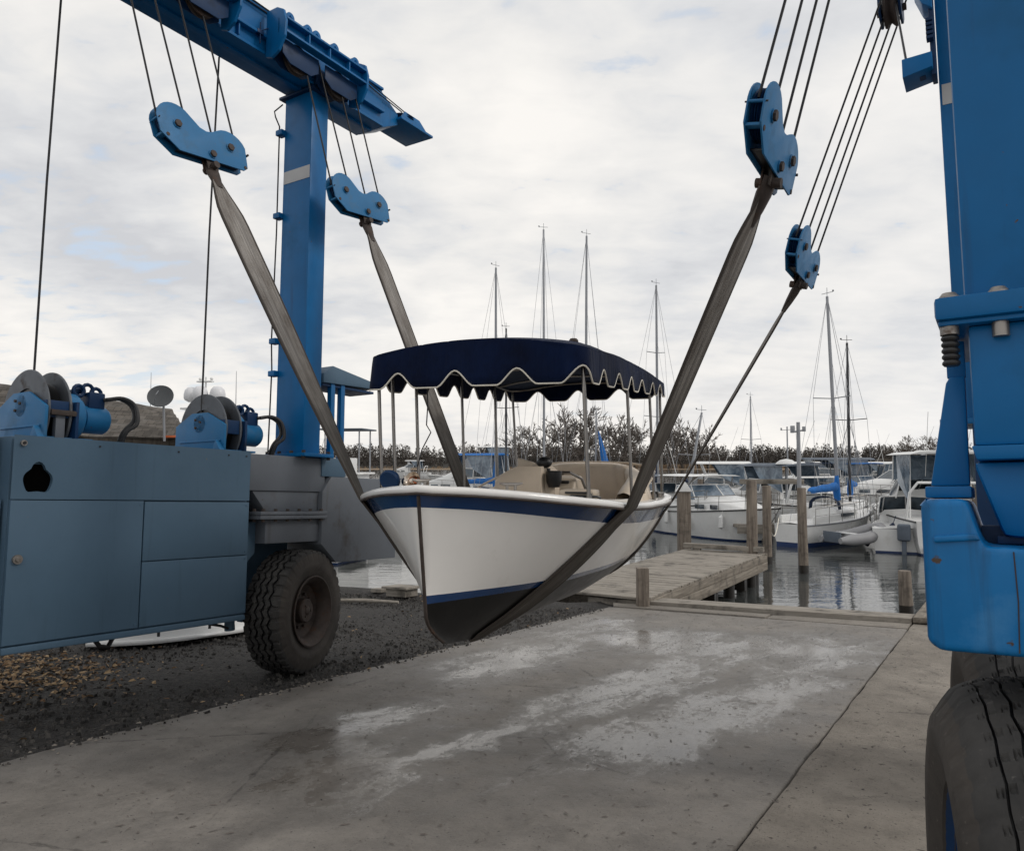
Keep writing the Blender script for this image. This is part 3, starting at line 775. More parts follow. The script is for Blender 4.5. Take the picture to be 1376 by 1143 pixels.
# ================================================================== sheave blocks, slings and hoist ropes
def pulley_block(pin, top, label, drot=0.0, s=1.0):
    """pin: where the sling hangs (yard); top: direction up the falls. Plates span local y-z"""
    o = thing('sheave_block', label, 'pulley block', base=(0,0,0), group='sheave blocks above the slings', loc=pin, yard=True)
    up = (Vector(top)-Vector(pin)).normalized()
    yv = Vector((0,1,0)); xv = yv.cross(up).normalized(); yv = up.cross(xv)
    Mx = Matrix((xv, yv, up)).transposed().to_4x4()
    o.rotation_mode = 'QUATERNION'; o.rotation_quaternion = (Mx.to_quaternion() @ Euler((drot,0,0)).to_quaternion()) if drot else Mx.to_quaternion()
    o.scale = (s*.74, s, s)
    # outline in (y,z): flat bottom corners, two lobes with a saddle between
    pts = [(-.47,.10),(-.30,-.035),(.42,-.035),(.47,.0)]
    for a in range(15, 128, 16): pts.append((.29+.20*math.cos(rad(a)), .17+.17*math.sin(rad(a))))
    pts += [(.10,.268),(.04,.256),(-.03,.275)]
    for a in range(56, 186, 13): pts.append((-.28+.205*math.cos(rad(a)), .235+.195*math.sin(rad(a))))
    for sx in (-1, 1):
        mb = MB(); a, b = sorted((sx*.062, sx*.080))
        mb.prism(pts, 'x', a, b, .005)
        for (y, z, r) in ((-.28,.225,.036), (.29,.165,.036), (.06,.03,.034)):
            mb.cyl((sx*.08, y, z), (sx*.092, y, z), r*1.25, 16, 0); mb.cyl((sx*.092, y, z), (sx*.118, y, z), r, 6, 1)
        for (y, z) in ((-.40,.09), (.44,.0)): mb.cyl((sx*.08, y, z), (sx*.086, y, z), .018, 12, 1)
        mb.build('side_plate', [M['bluelt'], M['rust']], o)
    for (y, z, r) in ((-.28,.225,.165), (.29,.165,.145)):
        mb = MB()
        for dx in (-.026, .026):
            mb.lathe([(0,-.02),(r,-.02),(r+.005,-.014),(r-.022,0),(r+.005,.014),(r,.02),(0,.02)], Matrix.Translation((dx, y, z)) @ Matrix.Rotation(PI/2, 4, 'Y'), 28)
        mb.build('sheave', M['bluedk'], o)  # dark colour carries the shade between the side plates
    mb = MB()
    mb.cyl((-.075,-.47,.235), (.075,-.47,.235), .011, 8); mb.cyl((-.10,-.465,.235), (.10,-.465,.235), .006, 6, 1)
    mb.cyl((-.07,.50,.15), (.09,.50,.15), .011, 8, 1)
    mb.box(-.062, .062, -.455, -.40, .085, .105, .003)
    mb.box(-.060, .060, -.28, .40, .0, .012, .003, 2)  # black strip puts the shade of the open gap into colour
    mb.build('spacer', [M['bluelt'], M['rust'], M['plastic']], o)
    mb = MB()   # pin and shackle eye that takes the sling
    mb.cyl((-.105, .06, -.085), (.13, .06, -.085), .034, 14)
    mb.box(-.05, -.03, .0, .12, -.12, .05, .006); mb.box(.03, .05, .0, .12, -.12, .05, .006)
    mb.build('sling_pin', M['rust'], o)
    return o
BLK = {  # pin (yard), direction point up the falls
 'ln': ((-5.70, 4.075, 4.64), (-6.0, 3.90, 6.2)),
 'lf': ((-5.70, 6.03, 4.77), (-5.92, 5.85, 6.3)),
 'rn': ((-1.04, 4.40, 3.57), (-.50, 4.50, 6.0)),
 'rf': ((-1.39, 6.85, 3.62), (-.62, 6.88, 6.2)),
}
def fall_dir(k): return BLK[k][1]
pulley_block(*BLK['ln'], 'largest blue twin sheave block, above the light grey strap left of the launch', s=.92)
pulley_block(*BLK['lf'], 'blue twin sheave block hanging in front of the left leg below the beam', s=.89)
pulley_block(*BLK['rn'], 'dark blue twin sheave block on the wide dark strap right of the launch', s=.84)
pulley_block(*BLK['rf'], 'small blue twin sheave block with pale side plate on the thin dark strap', s=.84)

def falls(key, trolley_f, tr, tz, offs, s=1.0):
    pin, top = Vector(BLK[key][0]), Vector(BLK[key][1])
    up = (top-pin).normalized(); yv = Vector((0,1,0)); xv = yv.cross(up).normalized(); yv = up.cross(xv)
    for (oy, oz, fx, dx) in offs:
        a = pin + yv*oy*s + up*oz*s + xv*dx
        b = Vector((tr, trolley_f+fx, tz))
        mb = MB(); mb.tube([a, a.lerp(b, .5), b], .0085, 8); mb.build('hoist_rope', M['wire'], lift)
four = ((-.44,.27,-.36,0), (-.13,.26,-.13,0), (.15,.20,.14,0), (.42,.19,.38,0))
falls('ln', 3.72, -5.90, 6.19, four, s=.92)
falls('lf', 5.66, -5.88, 6.30, four, s=.89)
falls('rn', 4.50, -.33, 6.19, ((-.44,.27,-.25,0), (-.13,.26,-.06,0), (.15,.20,.16,0), (.42,.19,.36,0)), s=.84)
falls('rf', 6.92, -.42, 6.19, ((-.44,.27,-.36,0), (-.13,.26,-.12,0), (.15,.20,.10,0), (.42,.19,.30,0)), s=.84)
# ================================================================== the launch in the slings
BS = .87; BTH = .35
BP = Vector((-.6*BS, 5.0*BS, CAMZ + BS*(.44-CAMZ)))
boat = thing('launch_boat', 'white launch with navy scalloped canopy and blue stripe hanging in the slings', 'boat', base=(0,0,.44), loc=BP, rz=-BTH)
boat.scale = (BS, BS, BS)
BMX = Matrix.Translation(BP) @ Matrix.Rotation(-BTH, 4, 'Z') @ Matrix.Scale(BS, 4) @ Matrix.Translation((0,0,-.44))
def itp(tab, t):
    if t <= tab[0][0]: return tab[0][1]
    for (a, va), (b, vb) in zip(tab, tab[1:]):
        if t <= b:
            k = (t-a)/(b-a); return va+(vb-va)*k
    return tab[-1][1]
def sm(tab, t, d=.035): # lightly smoothed lookup
    return (itp(tab, max(tab[0][0], t-d)) + 2*itp(tab, t) + itp(tab, min(tab[-1][0], t+d)))/4
SHEER_B = [(0,.012),(.02,.20),(.05,.40),(.09,.62),(.14,.83),(.19,.96),(.25,1.015),(.32,1.03),(.45,1.035),(.6,1.03),(.74,.99),(.84,.92),(.91,.80),(.955,.64),(.985,.40),(1.0,.0)]
SHEER_Z = [(0,1.480),(.06,1.445),(.15,1.378),(.28,1.315),(.45,1.275),(.65,1.255),(.85,1.262),(1,1.29)]
KEEL_Z = [(0,.425),(.05,.385),(.12,.35),(.25,.35),(.6,.41),(.75,.47),(.88,.62),(1,.88)]
POW = [(0,.98),(.08,.95),(.18,.80),(.30,.60),(.45,.43),(.7,.37),(.85,.38),(1,.5)]
def y0f(u): return .16*(1-u) + .27*max(0, (.22-u)/.22)**1.6
def y1f(u): return 4.92 + .30*u**.7
def hull(t, u, off=0.0):
    b = sm(SHEER_B, t, .012) if t > .0005 else .012; zs = sm(SHEER_Z, t); zk = sm(KEEL_Z, t)
    y = y0f(u) + (y1f(u)-y0f(u))*t
    f = u**sm(POW, t)
    bb = max(.012, b*f) if t < .999 else b*f
    return Vector((bb + off, y, zk+(zs-zk)*u))
NTT = 64
TT = [((i/NTT)**1.25)*.55 + (i/NTT)*.45 if i < NTT*.5 else None for i in range(NTT+1)]
TT = [0,.006,.014,.024,.036,.05,.065,.08,.1,.12,.14,.165,.19,.22,.25,.29,.33,.37,.41,.45,.5,.55,.6,.65,.7,.74,.78,.81,.84,.865,.89,.91,.93,.945,.96,.972,.982,.99,.996,1.0]
def zlev(t):
    zs = sm(SHEER_Z, t); zk = sm(KEEL_Z, t)
    boot = max(.74 - .04*t, zk+.10 if t > .9 else 0); bh = .054 - .03*t
    band = .088 + .085*t
    top = zs-.020
    return [zk, zk+(boot-zk)*.12, zk+(boot-zk)*.3, zk+(boot-zk)*.55, zk+(boot-zk)*.8, boot, boot+bh, boot+bh+(top-band-boot-bh)*.15, boot+bh+(top-band-boot-bh)*.33, boot+bh+(top-band-boot-bh)*.5, boot+bh+(top-band-boot-bh)*.67, boot+bh+(top-band-boot-bh)*.84, top-band, top-band*.5, top, zs]
rowsR, rowsL = [], []
for t in TT:
    zs = sm(SHEER_Z, t); zk = sm(KEEL_Z, t); row = []
    for z in zlev(t):
        u = min(1, max(0, (z-zk)/(zs-zk))); row.append(hull(t, u))
    rowsR.append(row); rowsL.append([Vector((-p.x, p.y, p.z)) for p in row])
def hm(i, j): return 1 if j < 5 else (2 if j == 5 else (2 if j in (12, 13) else 0))
mb = MB(); mb.grid(rowsR, hm, recalc=True); mb.grid(rowsL, hm, recalc=True)
mb.grid([[r[0] for r in rowsR], [r[0] for r in rowsL]], mat=1)
mb.grid([rowsR[0], rowsL[0]], hm)
mb.build('hull', [M['gel'], M['bottom'], M['navy']], boat, weld=True, sharp=50)
# shallow keel skeg
mb = MB(); mb.prism([(.7,.46),(4.6,.70),(4.6,.60),(3.6,.47),(1.2,.415)], 'x', -.025, .025, .006); mb.build('keel', M['bottom'], boat)
# gunwale moulding and rub strip follow the sheer
def sheer(t, off=0, dz=0):
    p = hull(t, 1.0); e = .004
    q = hull(min(1, t+e), 1.0)-hull(max(0, t-e), 1.0); n = Vector((q.y, -q.x, 0)).normalized() if q.length > 0 else Vector((1,0,0))
    return Vector((p.x, p.y, p.z+dz)) + n*off
def loop_sheer(off, dz):
    R = [sheer(t, off, dz) for t in TT[1:-1]]
    return [Vector((0, y0f(1)-max(off,0)*.9, SHEER_Z[0][1]+dz))] + R + [Vector((0, y1f(1)+off, SHEER_Z[-1][1]+dz))] + [Vector((-p.x, p.y, p.z)) for p in reversed(R)]
secs = [(-.10,.012),(-.07,.030),(-.01,.034),(.020,.026),(.031,.010),(.029,-.010),(.018,-.020),(-.02,-.020)]
mb = MB(); L = [loop_sheer(a, b) for a, b in secs]
mb.grid([[l[i] for l in L] for i in range(len(L[0]))], cv=True, recalc=True)
mb.build('gunwale', M['gel'], boat, sharp=60)
mb = MB(); mb.tube(loop_sheer(.024, -.022), .010, 6, closed=True); mb.build('rub_strip', M['rust'], boat)
mb = MB(); mb.tube([Vector((0, hull(0,u).y, hull(0,u).z)) for u in [.97-.05*i for i in range(0,20)]], .013, 8); mb.build('stem_band', M['rust'], boat)
# decks: foredeck, side decks, coaming, cockpit liner
def inner(t, w, dz):
    p = hull(t, 1.0); return Vector((max(0, p.x-w), p.y, p.z+dz))
mb = MB(); rows = []
for t in [x for x in TT if x <= .25]:
    p = inner(t, .08, .012)
    rows.append([Vector((p.x*k, p.y, p.z+.045*(1-k*k)*min(1, p.x/.5))) for k in [-1,-.75,-.5,-.25,0,.25,.5,.75,1]])
mb.grid(rows); mb.build('foredeck', M['deck'], boat, smooth=True)
mb = MB()
for sx in (-1, 1):
    rows = []
    for t in [x for x in TT if .25 <= x <= .97]:
        a, b = inner(t, .07, .014), inner(t, .20, .020)
        c = Vector((b.x, b.y, b.z+.035)); d = Vector((max(0,b.x-.02), b.y, b.z+.035)); hu = hull(t, .66); e = Vector((max(0,min(b.x-.03, hu.x-.05)), b.y, hu.z))
        rows.append([Vector((q.x*sx, q.y, q.z)) for q in (a, b, c, d, e)])
    mb.grid(rows, recalc=False)
mb.face([(-.78,1.28,1.36),(.78,1.28,1.36),(.62,1.30,1.02),(-.62,1.30,1.02)])
mb.face([(-.45,1.3,1.0),(.45,1.3,1.0),(.72,2.0,1.0),(.76,3.2,1.0),(.55,4.3,1.0),(-.55,4.3,1.0),(-.76,3.2,1.0),(-.72,2.0,1.0)])
mb.face([(-.5,4.72,1.28),(.5,4.72,1.28),(.42,4.66,1.05),(-.42,4.66,1.05)])
mb.build('cockpit', M['deck'], boat, sharp=30)
# seats
def cushion_path(pts, zt, zb, th, lean):
    rows = []
    n = len(pts)
    for i, p in enumerate(pts):
        a = Vector(pts[max(0,i-1)]); b = Vector(pts[min(n-1,i+1)]); d = (b-a).normalized(); nn = Vector((d.y, -d.x))
        z1 = zt(i/(n-1)); 
        sec = [(0,zb),(.02,zb+.05),(.04,zb+.2),(.035+lean*.5,z1-.06),(lean,z1-.012),(lean-.04,z1),(lean-th+.02,z1-.02),(lean-th,z1-.07),(-th,zb)]
        rows.append([Vector((p[0]-nn.x*q, p[1]-nn.y*q, z)) for q, z in sec])
    return rows
arc = [(-.80,2.9),(-.80,3.5),(-.76,3.95),(-.62,4.3),(-.4,4.45),(0,4.5),(.4,4.45),(.62,4.3),(.76,3.95),(.80,3.5),(.80,3.1)]
fine = []
for (a, b) in zip(arc, arc[1:]):
    for k in range(4): fine.append((a[0]+(b[0]-a[0])*k/4, a[1]+(b[1]-a[1])*k/4))
fine.append(arc[-1])
mb = MB(); mb.grid(cushion_path(fine, lambda k: 1.36+.30*math.sin(PI*k)**.8, 1.08, .12, -.09), recalc=True)
back = mb.build('seat_back', M['vinyl'], boat, sharp=60)
mb = MB()
for k in (.34, .66):
    i = int(k*(len(fine)-1)); p = fine[i]
    mb.tube([(p[0]*.965,p[1]-.02,1.12),(p[0]*.95,p[1]-.035,1.3),(p[0]*.99,p[1]+.02,1.36+.30*math.sin(PI*k)**.8)], .008, 6)
mb.tube([(p[0]*1.08, p[1]+.06, 1.362+.30*math.sin(PI*i/(len(fine)-1))**.8) for i, p in enumerate(fine)], .012, 6)
mb.build('seat_piping', M['vinyl2'], back)
mb = MB(); mb.prism([(-.74,3.0),(-.74,3.9),(-.5,4.28),(0,4.4),(.5,4.28),(.74,3.9),(.74,3.1),(.42,3.1),(.36,3.7),(0,3.85),(-.36,3.7),(-.42,3.0)], 'z', 1.06, 1.19, .035, seg=3)
mb.build('seat_cushion', M['vinyl'], boat)
mb = MB(); mb.prism([(-.72,3.0),(-.72,3.9),(-.5,4.25),(.5,4.25),(.72,3.9),(.72,3.1),(.44,3.1),(.38,3.66),(0,3.8),(-.38,3.66),(-.44,3.0)], 'z', .98, 1.06, .01); mb.build('seat_base', M['vinyl2'], boat)
# forward lounge back with rolled end, facing aft
mb = MB(); rows = []
for i in range(11):
    k = i/10; x = -.30+.40*k; y = 2.20+.12*k
    top = 1.50+.12*min(1, k*2.2)**.7; w = .12
    rows.append([(x,y-w*.5,1.18),(x,y-w*.55,1.32),(x-.01,y-w*.5,top-.05),(x-.01,y-.03,top),(x-.01,y+.03,top),(x-.01,y+w*.5,top-.05),(x,y+w*.6,1.3),(x,y+w*.6,1.18)])
mb.grid(rows, recalc=True); mb.face(rows[0]); mb.face(rows[-1])
mb.box(-.34,.12,1.85,2.16,1.06,1.235,.04,seg=3)
mb.build('lounge_seat', M['vinyl'], boat, sharp=60)
mb = MB(); rows = []
for i in range(9):
    k = i/8; x = -.06+.24*k; y = 2.40+.08*k; top = 1.575+.085*math.sin(PI*min(1,k*.9+.1))
    rows.append([(x,y-.07,1.18),(x,y-.07,top-.05),(x,y-.02,top),(x,y+.03,top),(x,y+.07,top-.05),(x,y+.08,1.18)])
mb.grid(rows, recalc=True); mb.face(rows[0]); mb.face(rows[-1])
mb.prism([(-.22,1.58),(-.22,1.70),(-.08,1.66),(.02,1.60)], 'y', 2.5, 2.58, .012)
mb.build('helm_seat', M['vinyl'], boat, sharp=60)
# console with dash, wheel, grab rail
mb = MB()
mb.prism([(2.62,1.0),(2.62,1.40),(2.70,1.50),(2.92,1.53),(3.06,1.35),(3.12,1.0)], 'x', -.18, .30, .025, seg=3)
con = mb.build('helm_console', M['vinyl2'], boat)
mb = MB(); mb.tube([(-.16,2.66,1.53),(-.14,2.64,1.56),(.26,2.64,1.56),(.35,2.72,1.50),(.38,2.82,1.36),(.36,2.85,1.22)], .014, 8); mb.build('grab_rail', M['stainless'], con)
mb = MB(); mb.box(-.10,.24,2.655,2.675,1.455,1.485,.006); mb.lathe([(.145,-.012),(.157,0),(.145,.012),(.133,0)], Matrix.Translation((.08,3.12,1.42)) @ Matrix.Rotation(rad(65),4,'X'), 28, closed=True); mb.build('steering_wheel', M['plastic'], con)
mb = MB(); mb.ball((.08,2.40,1.655), .075, 1, .8, .72); mb.lathe([(0,-.09),(.05,-.09),(.07,-.04),(.075,.05),(.06,.06),(0,.06)], Matrix.Translation((.185,2.36,1.52)), 18); mb.tube([(.14,2.38,1.44),(.12,2.4,1.6)], .018, 8)
mb.build('spotlight', M['plastic'], boat)
# deck gear
mb = MB(); mb.box(-.24,.12,1.05,1.2,1.40,1.425,.01); mb.build('deck_hatch', M['deck'], boat)
def cleat(x, y, z, a, nm='cleat', m='steel'):
    mb = MB(); T = Matrix.Translation((x,y,z)) @ Matrix.Rotation(a,4,'Z')
    mb.tube([T @ Vector(p) for p in ((-.085,0,.05),(-.04,0,.042),(.04,0,.042),(.085,0,.05))], [.007,.013,.013,.007], 8)
    for q in (-.03,.03): mb.cyl(T @ Vector((q,0,0)), T @ Vector((q,0,.04)), .012, 8)
    return mb.build(nm, M[m], boat)
cleat(.34,.80,1.455,.5); cleat(-.20,.45,1.485,1.2); cleat(.90,3.9,1.285,1.45)
cleat(-.9,2.2,1.32,1.6)
mb = MB(); mb.box(.60,.88,1.10,1.28,1.375,1.455,.03,seg=3); mb.box(.66,.84,1.075,1.10,1.425,1.440,.004,1); mb.tube([(.70,1.06,1.40),(.72,1.03,1.41),(.90,1.09,1.405),(.92,1.12,1.395)], .010, 8, 1)
mb.build('deck_locker', [M['vinyl2'], M['plastic']], boat)
mb = MB(); mb.box(.80,.86,4.15,4.42,1.30,1.32,.006); mb.box(.76,.84,4.10,4.2,1.22,1.34,.01); mb.build('rod_bracket', M['plastic'], boat)
# bow lights: dark blue lamp and chrome horn
mb = MB(); T = Matrix.Translation((-.565,.66,1.525)) @ Matrix.Rotation(rad(112),4,'X')
mb.lathe([(0,.03),(.072,.028),(.080,.015),(.080,-.005),(.055,-.05),(.03,-.075),(0,-.078)], T, 28); mb.cyl((-.565,.69,1.40),(-.565,.69,1.52),.018,10); mb.build('searchlight', M['bluedk'], boat)
mb = MB(); mb.ball((-.42,.70,1.515), .066, 1, .9, .8); mb.cyl((-.42,.70,1.40),(-.42,.70,1.50),.03,12); mb.lathe([(.02,0),(.035,.05),(.06,.08)], Matrix.Translation((-.36,.70,1.515)) @ Matrix.Rotation(rad(80),4,'X'), 18); mb.ball((-.35,.66,1.52),.02,mat=1)
mb.build('horn', [M['chrome'], M['orange']], boat)
# ---- canopy
CX = -.045
def perim(d):
    """closed plan outline, arc-length parameter d in metres from the right front corner, clockwise via the stern"""
    pass
hw_f, hw_r, s0, s1, rc = .90, .935, .955, 4.5, .13
def outline(n=420):
    pts = []
    # rounded rectangle, slightly bowed front
    def arc(cx, cy, r, a0, a1, k=14): return [(cx+r*math.cos(rad(a0+(a1-a0)*i/k)), cy+r*math.sin(rad(a0+(a1-a0)*i/k))) for i in range(k+1)]
    pts += arc(CX+hw_f-rc, s0+rc, rc, -90, 0)
    pts += arc(CX+hw_r-rc*2, s1-rc*2, rc*2, 0, 90)
    pts += arc(CX-hw_r+rc*2, s1-rc*2, rc*2, 90, 180)
    pts += arc(CX-hw_f+rc, s0+rc, rc, 180, 270)
    pts.append(pts[0])
    L = [0]
    for a, b in zip(pts, pts[1:]): L.append(L[-1]+math.hypot(b[0]-a[0], b[1]-a[1]))
    tot = L[-1]; res = []; j = 0
    for i in range(n):
        d = tot*i/n
        while L[j+1] < d: j += 1
        k = (d-L[j])/max(1e-9, L[j+1]-L[j])
        res.append((pts[j][0]+(pts[j+1][0]-pts[j][0])*k, pts[j][1]+(pts[j+1][1]-pts[j][1])*k))
    return res, tot
OUT, TOT = outline()
NO = len(OUT); NSC = 21
PHASE = -(rc*PI/4)/TOT*NSC
def ztop(y): k = (y-s0)/(s1-s0); return 2.475 + .10*math.sin(PI*min(1,k*.8+.12)) + .085*k
def ztx(p):
    k = (p[1]-s0)/(s1-s0); hw = hw_f+(hw_r-hw_f)*k
    return 2.47 + .04*k + .10*(1-((p[0]-CX)/hw)**2) + .075*math.sin(PI*min(1, max(0, k*.85+.08)))
def zbot(y): k = (y-s0)/(s1-s0); return 2.235 + .165*k
def dropz(i, y):
    p = (i/NO*NSC + PHASE) % 1.0
    c = abs(p-.5)*2                    # 1 at the arch, 0 mid-scallop
    a = max(0, (c-.36)/.64); a = a*a*(3-2*a)
    return zbot(y) + .122*a**.9
def shr(p, k): return (CX+(p[0]-CX)*k, 2.75+(p[1]-2.75)*k)
rows = []
for q in (1.0, .8, .6, .4, .2, 0):
    row = []
    for i, p in enumerate(OUT):
        zt, zb = ztx(p), dropz(i, p[1])
        z = zb+(zt-zb)*q
        w = (.007*math.sin(i*.31)+.010*math.sin(i*.13+1))*(1.15-q)
        e = shr(p, 1+.010*(1-q)+w*.6)
        row.append((e[0], e[1], z))
    rows.append(row)
top = []
for k in (.0, .12, .25, .4, .55, .68, .80, .88, .94, .975, .993, 1.0):
    row = []
    for i, p in enumerate(OUT):
        e = shr(p, k)
        row.append((e[0], e[1], ztx(e) + .055*(1-k**7) + .012*abs(math.sin((e[1]-1.5)*PI/.8))*-1*k**2))
    top.append(row)
mb = MB(); mb.grid(top + rows, cu=True)
can = mb.build('canopy', M['canvas'], boat, solid=.006, weld=True, sharp=75)
mb = MB(); mb.tube([(r[0], r[1], r[2]-.003) for r in rows[-1]], .0068, 6, closed=True); mb.build('canopy_piping', M['piping'], can)
mb = MB(); rows2 = []
for k in (.99, .6, .3, 0):
    rows2.append([(*shr(p, k), ztx(shr(p, k)) - .012 + .04*(1-k**6)) for p in OUT[::6]])
mb.grid(rows2, cu=True); mb.build('canopy_lining', M['navycloth'], can)
mb = MB()
mb.tube([(*shr(p, .965), ztx(shr(p,.965))-.035) for p in OUT[::5]], .013, 8, closed=True)
for y in (1.5, 2.3, 3.1, 3.9):
    k = (y-s0)/(s1-s0); hw = (hw_f+(hw_r-hw_f)*k)*.965
    mb.tube([(CX+hw*c, y, ztx((CX+hw*c, y))-.03) for c in [-1,-.75,-.5,-.25,0,.25,.5,.75,1]], .013, 8)
mb.build('canopy_frame', M['stainless'], can)
mb = MB(); mb.lathe([(0,.05),(.03,.045),(.045,.02),(.03,0),(.02,-.03),(0,-.03)], Matrix.Translation((.42,2.2,ztx((.42,2.2))+.085)), 16); mb.box(.38,.46,2.19,2.21,ztx((.42,2.2))+.08,ztx((.42,2.2))+.12,.003); mb.build('canopy_vent', M['rust'], can)
def post(x, s, xb=None, nm='canopy_post', m='stainless'):
    k = (s-s0)/(s1-s0); hw = (hw_f+(hw_r-hw_f)*k)*.945
    sg = 1 if x > 0 else -1
    # base on the side deck
    t = min(TT, key=lambda q: abs(hull(q,1).y-s)); d = hull(t,1)
    xb = sg*min(d.x-.09, hw+.0)
    mb = MB(); mb.tube([(xb, s, d.z+.01), (xb+(CX+sg*hw-xb)*.5, s, 1.9), (CX+sg*hw, s, ztx((CX+sg*hw, s))-.04)], .0145, 10)
    mb.cyl((xb,s,d.z),(xb,s,d.z+.07),.024,12); mb.lathe([(0,.012),(.04,.010),(.045,0)], Matrix.Translation((xb,s,d.z+.012)), 16)
    mb.build(nm, M[m], boat)
for s in (1.05, 1.28, 1.72, 2.75, 3.7, 4.3): post(-1, s)
for s in (1.05, 2.55, 3.65, 4.3): post(1, s)
mb = MB(); mb.tube([(-.56,1.25,2.50),(-.55,1.25,2.12),(-.56,1.25,1.96),(-.52,1.25,1.90),(-.60,1.25,1.76),(-.64,1.25,1.62)], .005, 6); mb.build('loose_cord', M['plastic'], boat)

# ================================================================== slings
def sling(pinL, pinR, sL, sK, sR, w, label, wp=(.045,.05), ydirR=None):
    pL, pR = YARD @ Vector(pinL), YARD @ Vector(pinR)
    def hp(g, s_off):
        # g in [-1,1] around the hull girth; s along the boat
        u = abs(g)**.9; sg = -1 if g < 0 else 1
        s = (sK + (sR-sK)*u if sg > 0 else sK+(sL-sK)*u) + s_off
        lo, hi = 0.0, 1.0
        for _ in range(30):
            m = (lo+hi)/2
            if y0f(u)+(y1f(u)-y0f(u))*m < s: lo = m
            else: hi = m
        p = hull(lo, u)
        return Vector((sg*(p.x+.016*(u**.3)), p.y, p.z-.016*(1-u))), u
    gs = [-1+.04*i for i in range(51)]
    A = [BMX @ (hp(g, -w/2/BS)[0] + (Vector(((.030 if g > 0 else -.030),0,0))*(max(0,abs(g)-.8)/.2))) for g in gs]
    B = [BMX @ (hp(g, w/2/BS)[0] + (Vector(((.030 if g > 0 else -.030),0,0))*(max(0,abs(g)-.8)/.2))) for g in gs]
    def lead(pin, a, b, first):
        rows = []
        ydir = YARD.to_3x3() @ Vector((0,1,0))
        if first == 'R' and ydirR: ydir = YARD.to_3x3() @ Vector(ydirR).normalized()
        ww = wp[0] if first == 'L' else wp[1]
        n = 26
        for i in range(n):
            k = i/n
            kk = k**1.0
            gath = min(1, max(0, (k-.02)/.16)); gath = gath*gath*(3-2*gath)
            half = ww + (w/2-ww)*gath
            c = pin.lerp((a+b)/2, k)
            d = ydir.lerp((b-a).normalized(), k**2.5).normalized(); ax = ((a+b)/2-pin).normalized(); d = (d-ax*d.dot(ax)).normalized()
            rows.append((c-d*half, c+d*half))
        return rows
    rl = lead(pL, A[0], B[0], 'L'); rr = lead(pR, A[-1], B[-1], 'R')
    P = rl + list(zip(A, B)) + rr[::-1]
    # ribbon with thickness
    d = [0]
    for (a, b), (c, e) in zip(P, P[1:]): d.append(d[-1] + ((c+e)/2-(a+b)/2).length)
    rows = []
    for i, (a, b) in enumerate(P):
        i0, i1 = max(0, i-1), min(len(P)-1, i+1)
        tan = ((P[i1][0]+P[i1][1])-(P[i0][0]+P[i0][1])).normalized(); nn = tan.cross((b-a).normalized()).normalized()
        th = .007
        rows.append([a.lerp(b, q)-nn*(th + .004*math.sin(q*PI)) for q in (0,.2,.4,.6,.8,1)] + [a.lerp(b, q)+nn*th for q in (1,.8,.6,.4,.2,0)])
    mb = MB()
    q = [0,.2,.4,.6,.8,1,1,.8,.6,.4,.2,0]
    for i in range(len(rows)): rows[i].append(rows[i][0])
    q.append(0)
    mb.grid(rows, uv=lambda i, j: (q[j], d[i]), recalc=True)
    root = thing('lifting_sling', label, 'sling', base=BMX @ Vector((0, sK, .44)), group='lifting slings')
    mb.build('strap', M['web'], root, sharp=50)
    for pin, (a, b) in ((pL, P[6]), (pR, P[-7])):
        e = MB(); c = (a+b)/2; dr = (c-pin).normalized()
        xd = (YARD.to_3x3() @ Vector((0,1,0)))
        e.tube([pin - dr*.05, pin + dr*.05, pin + dr*.14, pin+dr*.24], [.055, .062, .05, .03], 10, squash=.55)
        e.build('sling_eye', M['rust'], root)
    return root
def pinpt(k):
    pin, top = Vector(BLK[k][0]), Vector(BLK[k][1]); up = (top-pin).normalized()
    return pin + Vector((0,.06,0)) - up*.085
sling(pinpt('ln'), pinpt('rn'), .92, 1.00, 1.52, .27, 'wide front strap running under the bow of the launch')
sling(pinpt('lf'), pinpt('rf'), 3.30, 3.6, 4.15, .24, 'rear strap passing under the stern of the launch, thin on the right', ydirR=(-.33,.94,.22), wp=(.045,.035))
# ================================================================== the ground (yard coordinates)
def Yb(o): YARD_ROOTS.append(o); return o
# base sheet of dark crushed stone
mb = MB(); rows = []
for i in range(0, 121):
    r = -34+.44*i; row = []
    for j in range(0, 96):
        f = -8+.222*j
        edge = 13.0 if r > -6.2 else 11.75
        f = min(f, edge) if f < edge+.23 else edge
        z = .035*(mnoise.noise(Vector((r*.5, f*.5, 0)))) + .02*mnoise.noise(Vector((r*1.7, f*1.7, 3)))
        if -5.9 < r < 18: z = min(z, -.02)
        if r < -6.2 and f > edge-.5: z += .05
        row.append((r, f, z-.006))
    rows.append(row)
mb.grid(rows, recalc=True)
struct(mb.build('ground', M['gravel']), True)
